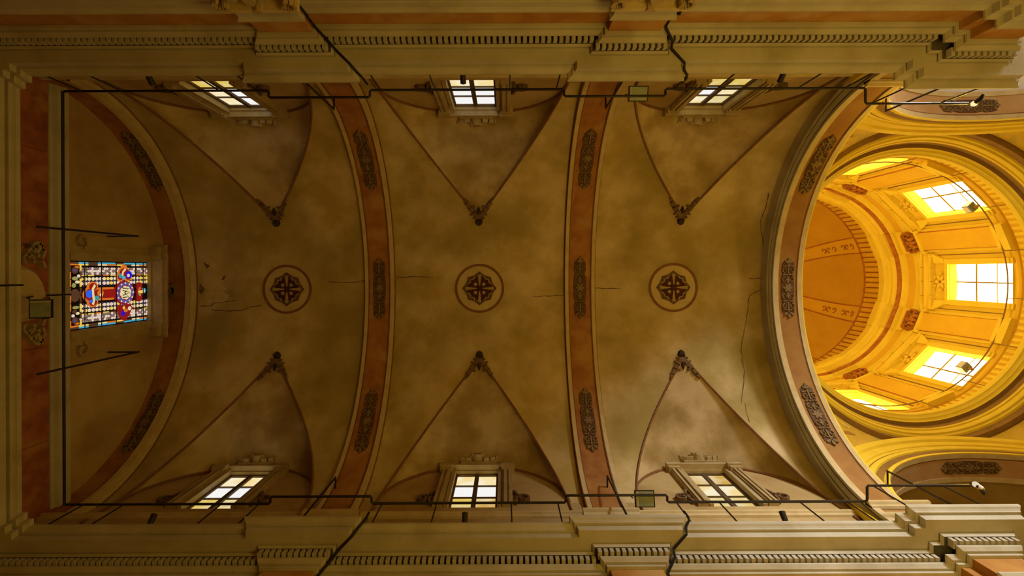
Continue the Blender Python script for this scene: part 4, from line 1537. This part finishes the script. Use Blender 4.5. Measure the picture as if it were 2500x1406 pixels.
# lamps at the free ends of the rails
for sd, lab in ((-1, 'black bracket lamp with yellow bulb at the right end of the top rail'), (1, 'white bracket lamp at the right end of the bottom rail')):
    t = thing('bracket_lamp')
    tag(t, lab, 'lamp', 'bracket lamps at the crossing')
    x, y = 9.97, sd * 4.08
    obj('bracket', MB().tube([(x - 0.04, sd * 4.03, 12.08), (x + 0.0, sd * 4.16, 11.92), (x, sd * 4.12, 11.95), (x, y, 12.0)], 0.03, 6), M['black'], t, smooth=True)
    obj('cap', MB().tube([(x, y, 11.97), (x, y - sd * 0.01, 12.03), (x, y - sd * 0.03, 12.10)], [0.04, 0.06, 0.05], 10), M['black'] if sd < 0 else M['white'], t, smooth=True)
    obj('bulb', MB().tube([(x, y - sd * 0.03, 12.10), (x, y - sd * 0.04, 12.14), (x, y - sd * 0.05, 12.19), (x, y - sd * 0.06, 12.23)], [0.035, 0.06, 0.055, 0.02], 10),
        M['bulb'] if sd < 0 else M['bulbw'], t, smooth=True)
    lamp('bracket_lamp_light', 'POINT', (x + 0.25, y - sd * 0.5, hz(12.7)), 105 if sd < 0 else 25, (1.0, 0.64, 0.06), size=0.1)

# cables over the cornice beside the ribs; dark tubes also stand for crease shadow
for sd in (-1, 1):
    for i, cx in enumerate(RIBS):
        pts = []
        for d, z in [(0.70, 11.35), (0.70, 11.08), (0.68, 10.98), (0.60, 10.90), (0.575, 10.82), (0.545, 10.70), (0.29, 10.66), (0.27, 10.58), (0.25, 10.44), (0.18, 10.36),
                     (0.10, 10.28), (0.06, 10.22), (0.05, 9.7), (0.12, 9.6), (0.08, 9.3), (0.05, 9.1), (0.04, 6.0)]:
            pts.append((cx + 0.47 + d + 0.02, sd * (4.96 - d - 0.02), z))
        o = obj('cable', MB().tube(pts, 0.024, 6), M['cable'], smooth=True)
        tag(o, 'black cable and crease shadow dropping over the %s cornice beside the %s rib' % ('top' if sd < 0 else 'bottom', ('left', 'right')[i]), 'cable', 'cables over the cornice')

# cartouche on the attic under the stained glass
t = thing('cartouche')
tag(t, 'pale stucco cartouche with scrolls on the red attic under the stained glass', 'cartouche')
wm2 = lambda u, v, h: (XW + 0.03 + h, u, v)
S = [[(-0.70, 12.0), (-0.55, 12.0), (0.45, 12.0), (0.55, 12.3), (0.50, 12.75), (0.25, 12.98), (-0.05, 13.0), (-0.35, 12.9), (-0.6, 12.7), (-0.72, 12.4)]]
obj('shield', MB().relief(S, wm2, 0.14, 0, 0.8), M['fillet'], t)
for e in (-1, 1):
    S = []
    for k in range(3):
        S += stroke([(e * u - 0.08, v) for u, v in spiral(0.72 + 0.13 * k, 12.45 + 0.12 * k, 0.20, 0.05, PI * 0.6, -PI * 0.9, 10)], 0.075)
    S += stroke([(e * 0.55 - 0.08, 12.95), (e * 0.75 - 0.08, 12.85), (e * 0.98 - 0.08, 12.95)], 0.09)
    S += petal(e * 0.9 - 0.08, 12.75, PI / 2 - e * 1.2, 0.3, 0.14)
    obj('scrollwork', MB().relief(S, wm2, 0.12, 0, 0.8), M['surround'], t)
for y, z in ((-1.13, 12.55), (-1.10, 12.72), (-1.05, 12.87)):
    obj('bud', MB().relief(disc(y, z, 0.06, 7), wm2, 0.12, 0, 0.5), M['tip'], t)

# power leads on the end wall
for a, lab in ((((-9.28, -0.30, 11.06), (-9.38, -0.30, 10.88), (-9.46, -0.30, 10.70), (-9.72, -0.30, 10.68), (-9.9, -0.3, 10.2), (-9.93, -0.3, 9.0)),
                'thin dark lead crossing the far left cornice beside the cartouche'),
               (((-9.45, -0.02, 11.4), (-10.0, -0.02, 12.0), (-10.45, -0.02, 12.75), (-10.3, -0.02, 13.4), (-10.3, -0.02, 13.62)),
                'thin dark lead from the far left floodlight up to the window sill')):
    o = obj('cable', MB().tube(a, 0.018, 5), M['cable'], smooth=True)
    tag(o, lab, 'cable', 'thin leads at the end wall')

# ------------------------------------------------------------------ give every thing its origin at its base
bpy.context.view_layer.update()
kids = {}
for o in bpy.data.objects:
    if o.parent:
        kids.setdefault(o.parent.name, []).append(o)


def mesh_bounds(o, off, acc):
    q = off + o.location
    if o.type == 'MESH':
        for c in o.bound_box:
            acc.append(Vector(c) + q)
    for ch in kids.get(o.name, []):
        mesh_bounds(ch, q, acc)


for o in [o for o in bpy.data.objects if o.parent is None and o.type in {'MESH', 'EMPTY'}]:
    acc = []
    mesh_bounds(o, Vector((0, 0, 0)), acc)
    if not acc:
        continue
    lo = Vector((min(q[i] for q in acc) for i in range(3)))
    hi = Vector((max(q[i] for q in acc) for i in range(3)))
    base = Vector(((lo.x + hi.x) / 2, (lo.y + hi.y) / 2, lo.z))
    if o.type == 'MESH':
        o.data.transform(Matrix.Translation(-base))
    for ch in kids.get(o.name, []):
        ch.location = ch.location - base
    o.location = o.location + base
